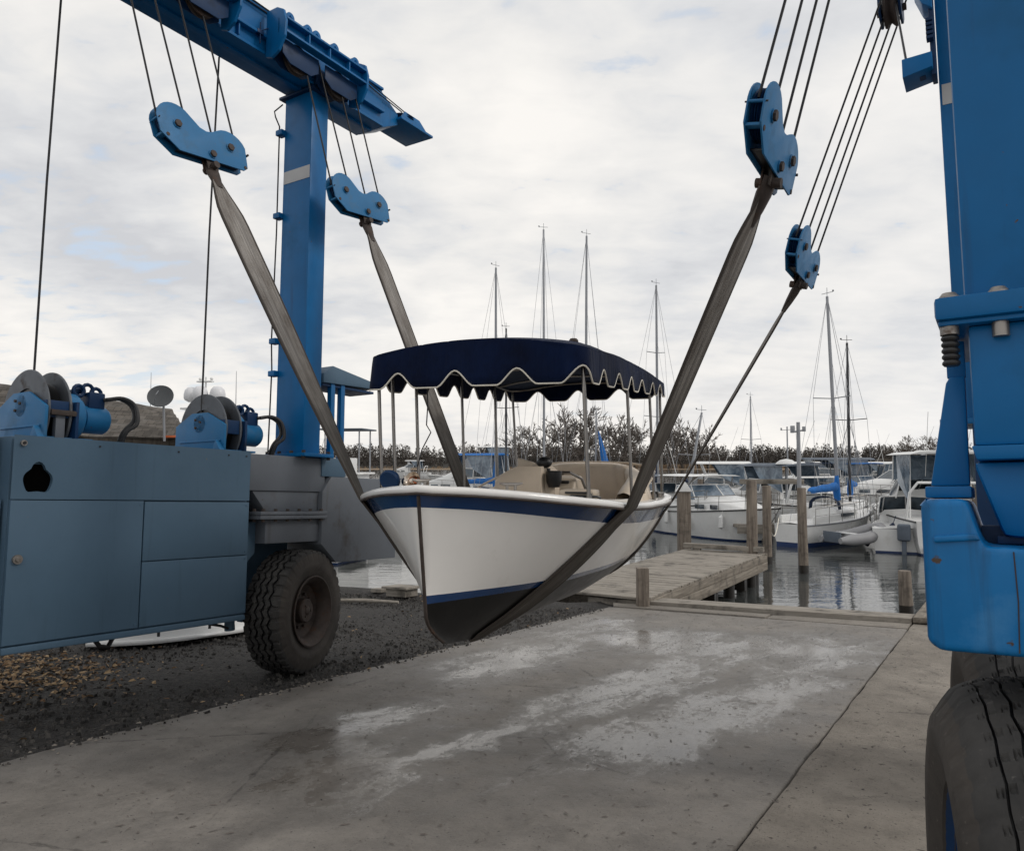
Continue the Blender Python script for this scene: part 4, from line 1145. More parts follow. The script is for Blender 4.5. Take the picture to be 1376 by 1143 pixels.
# concrete hauling pad, ragged where the stone laps over it
def slab(name, r0, r1, f0, f1, z, mat, jl=0.0, jr=0.0, th=.18):
    mb = MB(); n = 150
    L = []; R = []
    for i in range(n+1):
        f = f0+(f1-f0)*i/n
        L.append((r0 + jl*(mnoise.noise(Vector((f*2.1, 1, 5)))+.7*mnoise.noise(Vector((f*7, 2, 5)))+.6*mnoise.noise(Vector((f*19, 2, 7)))), f))
        R.append((r1 + jr*(mnoise.noise(Vector((f*1.1, 9, 5)))*1.2+.7*mnoise.noise(Vector((f*9, 2, 9)))), f))
    rows = []
    for (a, f), (b, _) in zip(L, R):
        rows.append([(a, f, z-th), (a, f, z-.012), (a+.012, f, z)] + [(a+(b-a)*k/8, f, z+.006*mnoise.noise(Vector((a+(b-a)*k/8, f*.8, 0)))) for k in range(1, 8)] + [(b-.010, f, z), (b, f, z-.010), (b, f, z-th)])
    mb.grid(rows); mb.face(rows[0]); mb.face(list(reversed(rows[-1])))
    return Yb(struct(mb.build(name, M[mat], sharp=50)))
def slab2(*a, **k): return slab(*a, **k)
YARD_ROOTS_SKIP = set()
slab('concrete_pad', -5.62, -1.205, -6, 11.97, .0, 'concrete', jl=.035, jr=.012)
slab('pavement', -1.190, 9.0, -6, 13.6, .004, 'concrete2', jl=.012, jr=0)
mb = MB(); mb.box(-6.4, 9, -5, 12.9, -.30, -.12); Yb(struct(mb.build('ground_base', M['wetwood'])))
# quay head: concrete cap slabs and timber strips
cap = thing('seawall', 'low concrete and timber quay wall at the end of the hauling pad', 'seawall', base=(-3.4,12.6,-.4), yard=True)
mb = MB()
mb.prism([(-5.55,12.0),(-3.1,12.0),(-3.1,12.34),(-5.75,12.42)], 'z', -.14, .022, .010)
mb.prism([(-3.08,12.0),(-1.21,12.0),(-1.21,12.50),(-2.9,12.42),(-3.08,12.34)], 'z', -.14, .008, .012)
mb.build('cap_slab', M['capstone'], cap)
mb = MB()
mb.prism([(-6.3,12.55),(-5.85,12.45),(-1.2,12.53),(-1.2,13.08),(-6.3,13.04)], 'z', -.16, .075, .012)
mb.build('cap_beam', M['wood_x'], cap)
mb = MB()
mb.box(-6.35,-1.15,13.045,13.16,-.85,.06,.012); mb.box(-1.2,9,13.62,13.72,-.85,.03,.01)
mb.build('face_board', M['wood_y'], cap)
mb = MB()
mb.box(-6.3,9,12.6,13.04,-2.2,-.17,.0); mb.box(-6.42,-6.3,11.6,13.1,-2.0,-.05)
mb.build('wall_face', M['wetwood'], cap)
mb = MB(); mb.box(-34,-6.35,11.74,11.86,-2.0,-.005,.01); 
for k in range(14): mb.cyl((-7-1.9*k,11.93,-2.2),(-7-1.9*k,11.93,.02),.11,10)
solo(mb.build('bulkhead', M['wetwood']), 'dark timber bulkhead edging the stone yard by the water on the left', 'bulkhead', yard=True)
mb = MB(); mb.box(-1.18,-.9,12.5,16.2,.02,.10,.012)
solo(mb.build('timber_curb', M['wood_y']), 'weathered timber curb along the water edge right of the short pile', 'curb', yard=True)
# loose things on the stone
mb = MB()
for (dx, w) in ((0,.42),): mb.box(-9.60,-9.15,11.0,11.36,.03,.17,.01)
mb.box(-9.66,-9.08,10.94,11.42,.17,.21,.008)
solo(mb.build('timber_block', M['wood_x']), 'dark square timber block at the water edge behind the bow of the launch', 'timber block', yard=True)
mb = MB(); mb.box(-10.15,-9.90,11.2,11.4,.05,.12,.01); solo(mb.build('timber_block', M['wood_x']), 'short wood offcut at the water edge left of the square block', 'timber block', yard=True)
mb = MB(); mb.tube([(-9.95,9.95,.04),(-9.3,10.15,.055),(-8.75,10.35,.04)], [.03,.035,.025], 7)
solo(mb.build('pole', M['wood_x']), 'pale wooden pole lying on the dark stones beside the tyre', 'pole', yard=True)
# overturned dinghy under the cabinet
mb = MB(); rows = []
for i in range(25):
    k = i/24; w = .52*math.sin(PI*min(1, .10+.9*k)**.75)**.55 if k < 1 else .02
    w = .50*(1-abs(2*k-1)**3.2)+.02
    h = .30*(1-abs(2*k-1)**4)+.03
    y = 5.2+2.35*k
    rows.append([(-8.95+.25*(k-.5)+w*math.cos(PI*j/12), y, .05+h*math.sin(PI*j/12)**.7) for j in range(13)])
mb.grid(rows, recalc=True)
mb.tube([(r[0][0]+.01, r[0][1], .07) for r in rows], .03, 6); 
mb.box(-8.97,-8.93,5.4,7.3,.33,.39,.01)
solo(mb.build('overturned_dinghy', M['boatwhite'], sharp=60), 'white dinghy lying upside down on the stones behind the engine cabinet', 'dinghy', yard=True)
# leaf litter and loose stones: uncountable
rnd = random.Random(3)
mb = MB()
def leaf(r, f, z, L, W, a, bend):
    c, s = math.cos(a), math.sin(a)
    P = lambda u, v, h: (r+u*c-v*s, f+u*s+v*c, z+h)
    bm = mb.bm
    vs = [bm.verts.new(P(*q)) for q in ((-L,0,0),(-L*.3,-W,bend),(L*.5,-W*.7,bend*.8),(L,0,.004),(L*.5,W*.7,bend*.2),(-L*.3,W,bend*.4))]
    bm.faces.new((vs[0],vs[1],vs[5])); bm.faces.new((vs[1],vs[2],vs[4],vs[5])); bm.faces.new((vs[2],vs[3],vs[4]))
cnt = 0
while cnt < 1700:
    r = rnd.uniform(-12.5, -5.55); f = rnd.uniform(1.6, 11.4)
    dens = math.exp(-((r+8.4)/1.0)**2-((f-3.9)/.75)**2)*1.5 + .004
    if rnd.random() > dens: continue
    sc = rnd.uniform(.5, 1.25)
    leaf(r, f, rnd.uniform(.004,.05) if dens > .4 else rnd.uniform(.0,.025), .034*sc, .011*sc*rnd.uniform(.5,1.4), rnd.uniform(0,6.28), rnd.uniform(.004,.03)*sc); cnt += 1
struct(mb.build('leaf_litter', M['leaf'], smooth=False), True, 'stuff')
mb = MB(); bm = mb.bm
for _ in range(15000):
    r = rnd.uniform(-12.5, -5.5); f = rnd.uniform(1.8, 11.6); s = rnd.choice((.006,.008,.010,.014,.019))*rnd.uniform(.7,1.4)
    if r > -5.66 and rnd.random() < .5: s *= .6
    n = 5; q = rnd.uniform(0, 6.28); rs = [rnd.uniform(.65,1.2) for _ in range(n)]
    lo = [bm.verts.new((r+s*rs[i]*math.cos(q+6.283*i/n), f+s*rs[i]*math.sin(q+6.283*i/n), -.004)) for i in range(n)]
    hi = [bm.verts.new((r+s*.62*rs[i]*math.cos(q+6.283*i/n), f+s*.62*rs[i]*math.sin(q+6.283*i/n), s*rnd.uniform(.45,.95)+.004)) for i in range(n)]
    for i in range(n): bm.faces.new((lo[i], lo[(i+1) % n], hi[(i+1) % n], hi[i]))
    bm.faces.new(hi)
struct(mb.build('gravel', M['stone'], smooth=False), True, 'stuff')
mb = MB()
for _ in range(2600):
    leaf(rnd.uniform(-5.9,1.5), rnd.uniform(1.2,12), .004, .017*rnd.uniform(.3,1.7), .005*rnd.uniform(.5,1.5), rnd.uniform(0,6.28), .004)
struct(mb.build('twig_debris', M['twig'], smooth=False), True, 'stuff')
# chips of broken white concrete along the pad edge
mb = MB(); bm = mb.bm
for _ in range(140):
    f0 = rnd.choice((3.3, 3.6, 4.9, 5.3, 6.6, 7.4, 9.5)); f = f0+rnd.gauss(0,.35); r = -5.60+rnd.gauss(0,.05); s = rnd.uniform(.004,.02)
    vs = [bm.verts.new((r+s*math.cos(a)*rnd.uniform(.6,1.2), f+s*math.sin(a)*rnd.uniform(.6,1.4), .003)) for a in (0,1.2,2.5,3.8,5)]
    t = bm.verts.new((r, f, .004+s*.5))
    for i in range(5): bm.faces.new((vs[i], vs[(i+1) % 5], t))
struct(mb.build('rubble', M['concrete2'], smooth=False), True, 'stuff')

# ================================================================== water (world coordinates)
mb = MB(); mb.face([(-900,-40,WZ),(900,-40,WZ),(900,1500,WZ),(-900,1500,WZ)])
struct(mb.build('water', M['water'], smooth=False))
# ================================================================== marina (world coordinates)
def ux(u, y): return (u-688)/1050*y
def uz(v, y): return CAMZ + (622-v)/1050*y
# ---- finger dock
DX, DY, DZ = 2.24, 13.12, -.60
dock = thing('wooden_dock', 'weathered wooden finger dock running out from the quay past the launch', 'dock', base=(-1.0,3.8,-2.4), loc=Vector((DX,DY,0)) + Matrix.Rotation(-TH,3,'Z') @ Vector((-1.0,3.8,-2.4)), rz=-TH)
mb = MB(); rd = random.Random(5); y = 0.0
while y < 7.62:
    w = .14; mb.box(-2.06+rd.uniform(-.012,.012), .0+rd.uniform(-.01,.012), y, y+w-.007, DZ-.04+rd.uniform(-.003,.003), DZ+rd.uniform(-.003,.003), .004); y += w
mb.build('deck', M['wood_x'], dock)
mb = MB()
mb.box(-.03,.035,-.1,7.72,DZ-.20,DZ-.042,.008); mb.box(-.02,.045,-.1,7.72,DZ-.40,DZ-.207,.008); mb.box(-2.10,-2.04,-.1,7.72,DZ-.40,DZ-.042,.008)
mb.box(-2.10,.04,7.64,7.72,DZ-.40,DZ-.0,.008)
for yy in (.5,2.0,3.5,5.0,6.5,7.4): mb.box(-2.0,-.04,yy,yy+.08,DZ-.40,DZ-.06,.004)
mb.build('stringer', M['wood_y'], dock)
mb = MB(); mb.box(-2.05,.0,7.46,7.60,DZ+.05,DZ+.17,.01); mb.box(-1.8,-1.6,7.48,7.58,DZ,DZ+.05); mb.box(-.5,-.3,7.48,7.58,DZ,DZ+.05); mb.build('bull_rail', M['wood_x'], dock)
for k, yy in enumerate((1.2,2.7,4.0,5.2,6.2,7.0)):
    for xx in (-.18, -1.85):
        mb = MB(); mb.tube([(xx,yy,-2.4),(xx,yy,DZ-.40)], [.13,.125], 12); mb.build('dock_pile', M['wetwood'], dock)
mb = MB()
for yy in (1.2,3.4,5.6): mb.box(-2.0,.02,yy+.14,yy+.26,DZ-.66,DZ-.42,.008)
mb.build('cross_beam', M['wetwood'], dock)
# ---- piles standing on their own
def pile(x, y, z1, r, label, square=False, cap=False, lean=0.0, group='mooring piles'):
    o = thing('mooring_pile', label, 'pile', base=(x,y,WZ-1.0), group=group)
    mb = MB()
    if square: mb.box(x-r,x+r,y-r,y+r,WZ+.25,z1,.015)
    else: mb.tube([(x-lean*.2,y,WZ+.22),(x+lean*.5,y,(z1+WZ)/2),(x+lean,y,z1-.02),(x+lean,y,z1)], [r*1.06,r,r*.96,r*.86], 14)
    mb.build('shaft', M['wood_z'], o)
    mb = MB()
    if square: mb.box(x-r*.97,x+r*.97,y-r*.97,y+r*.97,WZ-1,WZ+.25)
    else: mb.tube([(x-lean*.3,y,WZ-1),(x-lean*.2,y,WZ+.22)], r*1.08, 14)
    mb.build('wet_foot', M['wetwood'], o)
    if cap:
        mb = MB(); mb.prism([(x-r*1.25,z1),(x+r*1.25,z1),(x,z1+r*1.7)], 'y', y-r*1.25, y+r*1.25, .01); mb.build('cap', M['boatwhite'], o)
    return o
pile(7.96, 21.5, uz(655,21.5), .125, 'tall round pile standing alone in open water beside the white sailboat', lean=-.02)
pile(6.02, 19.7, uz(645,19.7), .135, 'thick grey pile at the outer right corner of the finger dock')
pile(ux(1029,23.5), 23.5, uz(652,23.5), .13, 'pile behind the dock corner pile holding a timber rail')
pile(ux(918,22.2), 22.2, uz(660,22.2), .165, 'square post with white pointed cap at the outer end of the dock', square=True, cap=True)
pile(2.15, 12.98, uz(762,12.9), .095, 'short square post at the near right corner of the finger dock', square=True)
pile(7.74, 15.5, uz(765,15.5), .125, 'short thick pile sawn off at knee height beside the blue fender', lean=-.015)
mb = MB(); mb.box(ux(993,22.6), ux(1078,22.6), 22.5, 22.62, uz(650,22.6), uz(643.5,22.6), .01)
solo(mb.build('timber_rail', M['wood_x']), 'horizontal timber rail bolted between the piles in front of the moored boats', 'rail')
# ---- pier the boats lie at
pier = thing('pier', 'dark wooden pier behind the finger dock with boats moored along it', 'pier', base=(12,37,WZ))
mb = MB(); mb.box(-6,30,36.5,38.2,-.72,-.55,.01); mb.build('deck', M['wood_x'], pier)
for k in range(11):
    mb = MB(); mb.cyl((-4+3.2*k,36.6,WZ-1),(-4+3.2*k,36.6,.35 if k % 2 else .9),.13,10); mb.build('pier_pile', M['wood_z'], pier)
mb = MB(); mb.box(ux(985,30),ux(1052,30),29.6,30.5,-.78,-.66,.01); mb.box(ux(985,30),ux(1052,30),29.55,29.6,-1.0,-.66,.006)
solo(mb.build('floating_walkway', M['wood_x']), 'narrow wooden walkway between the cruiser and the white sailboat', 'walkway')
# ---- generic boat pieces (bow on +y, origin on the waterline)
def boat_hull(mb, L, B, hb, hs, flare=.25, transom=.88, n=22, boot=1, dr=.25, rake=.16, bz=.06):
    rows = []
    for i in range(n+1):
        t = i/n; y = -L/2+L*t
        b = B/2*(transom+(1-transom)*math.sin(min(1,t/.45)*PI/2)) if t < .45 else B/2*max(.012, 1-((t-.45)/.55)**2.3)
        h = hs+(hb-hs)*t**1.8
        row = []
        for (u, k) in ((-dr,.25),(-dr*.5,.62),(0,1-flare*(.4+.6*t)),(bz,1-flare*(.36+.56*t)),(h*.3,1-flare*.6*(.3+.7*t)),(h*.6,1-flare*.28*(.3+.7*t)),(h*.93,.99),(h,1.0)):
            yy = y + rake*L*max(0,(t-.6)/.4)**2*(max(u,-.2)/h-1)*.9 if t > .6 else y
            row.append((b*k, yy, u))
        rows.append(row)
    f = lambda i, j: boot if j < 3 else 0
    mb.grid(rows, f, recalc=True); mb.grid([[(-p[0],p[1],p[2]) for p in r] for r in rows], f, recalc=True)
    tr = rows[0]; mb.grid([[p for p in tr], [(-p[0],p[1],p[2]) for p in tr]], lambda i, j: boot if j < 3 else 0)
    mb.grid([[(r[-1][0],r[-1][1],r[-1][2]-.01) for r in rows], [(0,r[-1][1],r[-1][2]+.05) for r in rows], [(-r[-1][0],r[-1][1],r[-1][2]-.01) for r in rows]])
    for sx in (-1,1): mb.tube([(sx*r[-1][0], r[-1][1], r[-1][2]-.03) for r in rows], .03, 6, 2)
    return rows
def rail(mb, L, B, h, hb, t0=.45, t1=1.0, ht=.55, r=.014, n=9):
    for sx in (-1,1):
        top = []
        for i in range(n):
            t = t0+(t1-t0)*i/(n-1); y = -L/2+L*t
            b = B/2*max(.03, 1-(max(0,(t-.45))/.55)**2.3)*.93; z = h+(hb-h)*t**1.8
            p = (sx*b, y-.1, z); q = (sx*b, y-.06, z+ht); top.append(q)
            if i % 2 == 0: mb.tube([p, q], r*.9, 5)
        mb.tube(top, r, 5); mb.tube([(a, b, c-ht*.45) for a, b, c in top], r*.7, 5)
def cruiser(label, loc, rz, L=8.0, B=2.9, hb=1.35, hs=.95, top='hard', cabin_h=.55, group='cabin cruisers at their moorings', name='cabin_cruiser', cat='motor boat', outboard=False, arch=True, cover='glass', boot='boatblue', topmat='boatwhite', toph=1.75):
    o = thing(name, label, cat, base=(0,0,0), loc=loc, rz=rz, group=group)
    mb = MB(); boat_hull(mb, L, B, hb, hs); mb.build('hull', [M['boatwhite'], M[boot], M['plastic']], o, weld=True, sharp=40)
    mb = MB()
    f = hs+.05; y0, y1 = -L*.05, L*.33
    rows = []
    for i in range(9):
        k = i/8; y = y0+(y1-y0)*k; w = B*.40*(1-.55*k**2); h = cabin_h*(1-k**1.7)+.06*(1-k); zb = hs+(hb-hs)*((y+L/2)/L)**1.8
        rows.append([(-w,y,zb-.02),(-w*.94,y,zb+h*.7),(-w*.78,y,zb+h),(0,y,zb+h*1.12),(w*.78,y,zb+h),(w*.94,y,zb+h*.7),(w,y,zb-.02)])
    mb.grid(rows, recalc=True); mb.face(rows[0])
    mb.box(-B*.44,B*.44,-L*.46,-L*.05,hs-.3,hs+.02,.03); 
    mb.build('cabin', M['boatwhite'], o, sharp=50)
    for sx in (-1,1):
        for (ya, yb) in ((.02,.10),(.13,.19)):
            mb = MB(); ya, yb = L*ya, L*yb; w = B*.405*(1-.55*((ya-y0)/(y1-y0))**2)
            mb.box(min(sx*w,sx*(w-.03)), max(sx*w,sx*(w-.03))+.0, ya, yb, hs+.22, hs+.40, .01)
            mb.build('cabin_window', M['glass'], o)
    # raked windshield with frame
    g = MB(); fr = MB(); w = B*.40; zb = hs+cabin_h*.95; zt = zb+.62
    P = [(-w,-L*.17,zb),(-w*.9,L*.01,zb),(0,L*.09,zb),(w*.9,L*.01,zb),(w,-L*.17,zb)]
    Q = [(-w*.9,-L*.17,zt*.985),(-w*.78,-L*.06,zt),(0,-L*.01,zt+.02),(w*.78,-L*.06,zt),(w*.9,-L*.17,zt*.985)]
    for i in range(4): g.face((P[i],P[i+1],Q[i+1],Q[i]))
    for i in range(5): fr.tube([P[i],Q[i]], .026, 6)
    fr.tube(P,.03,6); fr.tube(Q,.028,6)
    ws = g.build('windshield', M[cover], o, smooth=False); fr.build('windshield_frame', M['boatwhite'], ws)
    zt2 = hs+toph
    if top in ('hard','bimini'):
        h = MB(); th = .10 if top == 'hard' else .05
        h.prism([(-w*.95,zt2),(-w*.7,zt2+th),(0,zt2+th*1.5),(w*.7,zt2+th),(w*.95,zt2),(0,zt2+th*.4)], 'y', -L*.36, L*.02, .015)
        ht = h.build('hardtop' if top == 'hard' else 'bimini', M[topmat], o)
        p = MB()
        for sx in (-1,1):
            p.tube([(sx*w*.95,-L*.34,hs),(sx*w*.85,-L*.30,zt2+.02)], .025, 6); p.tube([(sx*w*.9,-L*.06,zt*.98),(sx*w*.8,-L*.02,zt2+.02)], .022, 6)
        p.build('top_support', M['boatwhite' if top == 'hard' else 'stainless'], o)
        if top == 'hard':
            c = MB()
            for sx in (-1,1): c.face([(sx*w*.93,-L*.33,hs+.5),(sx*w*.95,-L*.17,zt*.97),(sx*w*.86,-L*.10,zt2),(sx*w*.88,-L*.32,zt2)])
            c.face([(-w*.86,-L*.06,zt),(w*.86,-L*.06,zt),(w*.80,-L*.015,zt2),(-w*.80,-L*.015,zt2)])
            c.build('side_curtain', M['vinylclear'], o, smooth=False)
    if arch:
        a = MB(); ya = -L*.38
        a.tube([(-B*.45,ya,hs),(-B*.43,ya-.25,hs+.9),(-B*.36,ya-.4,hs+1.25),(B*.36,ya-.4,hs+1.25),(B*.43,ya-.25,hs+.9),(B*.45,ya,hs)], .07, 8, squash=.6)
        a.build('radar_arch', M['boatwhite'], o)
    r = MB(); rail(r, L, B, hs, hb); r.build('bow_rail', M['stainless'], o)
    if outboard:
        m = MB(); m.box(-.2,.2,-L/2-.42,-L/2-.02,hs*.55,hs*.55+.55,.08,seg=3); m.prism([(-L/2-.36,-.35),(-L/2-.12,-.35),(-L/2-.08,hs*.55),(-L/2-.36,hs*.55)], 'x', -.07, .07, .03)
        m.build('outboard_motor', M['canvasgrey'], o)
    else:
        m = MB(); m.box(-B*.38,B*.38,-L/2-.45,-L/2+.02,.18,.25,.02); m.build('swim_platform', M['boatwhite'], o)
    for (k, m) in ((-.30,'navycloth'),(.02,'boatwhite'),(.25,'boatwhite')):
        for sx in (-1,1):
            t_ = k+.5; b_ = B/2*(1 if t_ < .45 else max(.1, 1-((t_-.45)/.55)**2.3)); z_ = hs+(hb-hs)*t_**1.8
            fd = MB(); fd.tube([(sx*(b_+.07),L*k,z_-.72),(sx*(b_+.10),L*k,z_-.66),(sx*(b_+.10),L*k,z_-.28),(sx*(b_+.07),L*k,z_-.2)], [.03,.095,.095,.03], 10); fd.tube([(sx*(b_+.07),L*k,z_-.2),(sx*(b_-.02),L*k,z_+.05)], .012, 5); fd.build('fender', M[m], o)
    a = MB(); a.tube([(B*.3,-L*.2,zt2),(B*.36,-L*.3,zt2+2.2)], .010, 5); a.build('antenna', M['boatwhite'], o)
    return o
def sailboat(label, loc, rz, L=8.5, mast_h=11, cover='sail', mastmat='alu', lean=0.0, boomdir=1, spreaders=1, group='sailboats at their moorings', hullm='boatwhite', rake=0.0, dodger=True):
    o = thing('sailboat', label, 'sailboat', base=(0,0,0), loc=loc, rz=rz, group=group)
    B = L*.31; hb, hs = 1.12, .82
    mb = MB(); boat_hull(mb, L, B, hb, hs, flare=.32, transom=.62, dr=.4, rake=.2, bz=.17); mb.build('hull', [M[hullm], M['boatblue'], M['alu']], o, weld=True, sharp=40)
    mb = MB(); rows = []
    for i in range(9):
        k = i/8; y = -L*.12+L*.36*k; w = B*.30*(1-.4*k**2); h = .42-.16*k; zb = hs+(hb-hs)*((y+L/2)/L)**1.8
        rows.append([(-w,y,zb-.02),(-w*.92,y,zb+h*.8),(-w*.75,y,zb+h),(0,y,zb+h*1.1),(w*.75,y,zb+h),(w*.92,y,zb+h*.8),(w,y,zb-.02)])
    mb.grid(rows, recalc=True); mb.face(rows[0]); mb.face(rows[-1])
    for sx in (-1,1): mb.box(min(sx*B*.30,sx*B*.36), max(sx*B*.30,sx*B*.36), -L*.42, -L*.12, hs, hs+.28, .03)
    mb.build('cabin', M['boatwhite'], o, sharp=50)
    for sx in (-1,1):
        mb = MB(); mb.box(min(sx*B*.285,sx*B*.31), max(sx*B*.285,sx*B*.31), -L*.06, L*.10, hs+.16, hs+.30, .02); mb.build('cabin_window', M['glass'], o)
    my = L*.10; zd = hs+.42; tx = math.sin(lean)*mast_h; ty = -math.sin(rake)*mast_h
    tp = Vector((tx, my+ty, zd+mast_h)); bt = Vector((0, my, zd-.1))
    mb = MB(); mb.tube([bt, bt.lerp(tp,.7), tp], [.085,.08,.062], 10, squash=.8)
    mb.tube([tp, tp+Vector((0,0,.35))], .012, 5); mb.tube([tp+Vector((-.22,0,.12)), tp+Vector((.25,0,.16))], .012, 5); mb.ball(tp+Vector((.25,0,.2)), .04, n=8)
    ms = mb.build('mast', M[mastmat], o)
    st = MB(); chain = B*.46; sp = []
    for k in ([.52] if spreaders == 1 else [.38,.68]):
        c = bt.lerp(tp, k); hw = .75 if k < .6 else .55
        st2 = MB(); st2.tube([c+Vector((-hw,-.1,.06)), c, c+Vector((hw,-.1,.06))], .022, 6); st2.build('spreader', M[mastmat], ms); sp.append((c, hw))
    for sx in (-1,1):
        st.tube([tp] + [c+Vector((sx*hw,-.1,.06)) for c, hw in reversed(sp)] + [(sx*chain, my-.1, hs)], .008, 4)
        st.tube([sp[0][0], (sx*chain, my+.25, hs)], .007, 4); st.tube([sp[0][0], (sx*chain, my-.4, hs)], .007, 4)
    st.tube([tp, (0, L*.5, hb)], .010, 4); st.tube([tp, (0, -L*.5, hs+.1)], .008, 4); st.tube([bt.lerp(tp,.75), (0, L*.36, hb)], .007, 4)
    st.build('rigging', M['pipe'], ms)
    b0 = Vector((0, my-.08, zd+.75)); b1 = Vector((.05, my-L*.40, zd+.68))
    mb = MB(); mb.tube([b0, b1], .05, 8); bo = mb.build('boom', M['alu'], o)
    if cover:
        mb = MB(); n = 14; pts = [b0.lerp(b1, i/(n-1))+Vector((0,0,.10-.05*i/n+.006*math.sin(i*1.1))) for i in range(n)]
        mb.tube(pts, [.06]+[.125+.006*math.sin(i*1.3)-.05*i/n for i in range(1,n-1)]+[.03], 10, squash=1.4)
        mb.tube([bt.lerp(tp,.05)+Vector((0,-.05,0)), bt.lerp(tp,.08)+Vector((0,-.10,.1)), bt.lerp(tp,.17)], [.12,.14,.06], 10)
        mb.build('sail_cover', M[cover], o)
    r = MB(); rail(r, L, B, hs, hb, .03, 1.0, .58, .012, 13); r.tube([(-B*.3,-L*.49,hs),(-B*.3,-L*.5,hs+.58),(B*.3,-L*.5,hs+.58),(B*.3,-L*.49,hs)], .016, 6)
    r.build('guard_rail', M['stainless'], o)
    if dodger:
        d = MB(); w = B*.3
        d.grid([[(w*math.cos(PI*j/8), -L*.10+.5*q-(0.25*q*q), zd+.02+.5*math.sin(PI*j/8)**.6*(1-.15*q)) for j in range(9)] for q in (0,.5,1)])
        d.build('dodger', M['navycloth'], o, solid=.01)
    return o
R_ = rad
sailboat('white sailboat with bright blue sail cover moored beside the lone pile', (ux(1118,30), 30.2, WZ), R_(-48), L=6.3, mast_h=8.35, lean=R_(-1.6), rake=R_(1))
sailboat('sailboat with slender black mast and draped blue cover beside the white cruiser', (ux(1150,35), 35.5, WZ), R_(150), L=7.0, mast_h=7.15, mastmat='darkmast', dodger=False)
sailboat('sailboat with silver mast, leftmost of the masts seen above the navy canopy', (ux(655,41), 41.0, WZ), R_(-150), L=9, mast_h=11.9, cover='sail')
sailboat('sailboat with the tallest mast, a dark one with wide spreaders over the canopy', (ux(734,42), 42.5, WZ), R_(172), L=10, mast_h=14.3, mastmat='pipe', cover='navycloth')
sailboat('sailboat with short black mast just left of the tallest mast', (ux(686,46), 46, WZ), R_(160), L=7.5, mast_h=9.6, mastmat='darkmast', cover=None)
sailboat('sailboat with thick silver mast just right of the tallest mast', (ux(778,40.5), 40.5, WZ), R_(-165), L=9.5, mast_h=13.4, lean=R_(-.5), cover='navycloth')
sailboat('sailboat with silver mast and dark backstay behind the right end of the canopy', (ux(872,42), 42, WZ), R_(-160), L=9, mast_h=11.2, cover='navycloth', spreaders=2)
sailboat('small sailboat with a white mast leaning left, beside the wide strap', (ux(924,38), 38.5, WZ), R_(170), L=6, mast_h=4.2, lean=R_(-10.5), cover='navycloth', dodger=False)
sailboat('sailboat with slim mast and furled blue and red sail behind the canopy posts', (ux(806,55), 55, WZ), R_(150), L=8, mast_h=5.3, lean=R_(-1), cover=None)
mb = MB(); p0 = Vector((ux(815,54), 54, WZ+.9)); mb.tube([p0+Vector((-.55,0,4.3)), p0+Vector((-.2,0,2.6)), p0+Vector((.05,0,1.4)), p0+Vector((.15,0,.6))], [.05,.22,.30,.22], 8); o_ = MB(); o_.tube([p0+Vector((-.22,0,1.9)), p0+Vector((-.45,-.1,1.0)), p0+Vector((-.75,-.1,.55))], [.06,.14,.05], 8)
fs = thing('furled_sail', 'furled blue sail with an orange stripe standing up behind the launch', 'sail', base=p0)
mb.build('sailcloth', M['sail'], fs); o_.build('stripe', M['sailred'], fs)
cruiser('white cruiser with angular clear windshield moored just behind the dock end', (ux(962,32.5), 32.5, WZ), R_(-158), L=7.6, B=3.0, top='bimini', topmat='boatwhite', cover='vinylclear', toph=1.5, arch=False)
cruiser('white cruiser with dark grey bimini beside the capped post', (ux(902,36), 35.0, WZ), R_(-172), L=7, B=2.6, top='bimini', topmat='canvasgrey', arch=False, toph=1.45)
cruiser('cruiser with dark enclosed cockpit and arch behind the timber rail', (ux(1030,38), 39.5, WZ), R_(25), L=9, B=3.2, hs=1.1, hb=1.5, top='hard', topmat='canvasgrey', toph=1.75)
cruiser('large white cruiser with hardtop and clear curtains beside the blue lift leg', (ux(1247,29), 29.5, WZ), R_(-12), L=8.6, B=3.2, hs=1.1, hb=1.5, cabin_h=.7, toph=2.2)
cruiser('low white express boat with long dark window beyond the black mast', (ux(1192,44), 44, WZ), R_(80), L=9.5, B=3.1, hs=1.15, hb=1.45, cabin_h=.85, top=None)
cruiser('white boat with grey outboard motor, stern showing right of the inflatable', (ux(1204,29), 28.4, WZ), R_(-28), L=5.2, B=2.2, hs=.8, hb=1.0, top=None, outboard=True, arch=False, cabin_h=.4)
cruiser('white trawler with bright blue bimini seen under the canopy', (ux(618,52), 52, WZ), R_(70), L=8.5, B=3.0, hs=1.2, hb=1.6, cabin_h=.9, toph=2.3, topmat='sail')
cruiser('white flybridge boat far out behind the blue bimini trawler', (ux(640,80), 80, WZ), R_(95), L=10, B=3.4, hs=1.4, hb=1.8, cabin_h=1.2, toph=3.2)
cruiser('low white boat with dark top moored behind the express boat', (ux(1080,50), 50, WZ), R_(82), L=11, B=3.4, hs=1.2, hb=1.5, cabin_h=.9, toph=2.0, topmat='canvasgrey')
cruiser('white boat moored right of the black mast under the wooded shore', (ux(1235,52), 52, WZ), R_(70), L=10, B=3.3, hs=1.3, hb=1.7, cabin_h=1.0, toph=2.4)
cruiser('white launch partly hidden by the lift cabinet and the tyre', (ux(350,24), 25.0, WZ), R_(72), L=6, B=2.3, hs=.95, hb=1.2, top=None, arch=False)
cruiser('tiny white motor boat moored far out below the woods', (ux(547,150), 150, WZ), R_(85), L=9, B=3, hs=1.2, hb=1.5, cabin_h=1.0, toph=2.2, group='boats far out')
cruiser('tiny white boat far out, left of the two under the woods', (ux(462,165), 165, WZ), R_(85), L=6, B=2.4, hs=1.0, hb=1.2, top=None, group='boats far out')
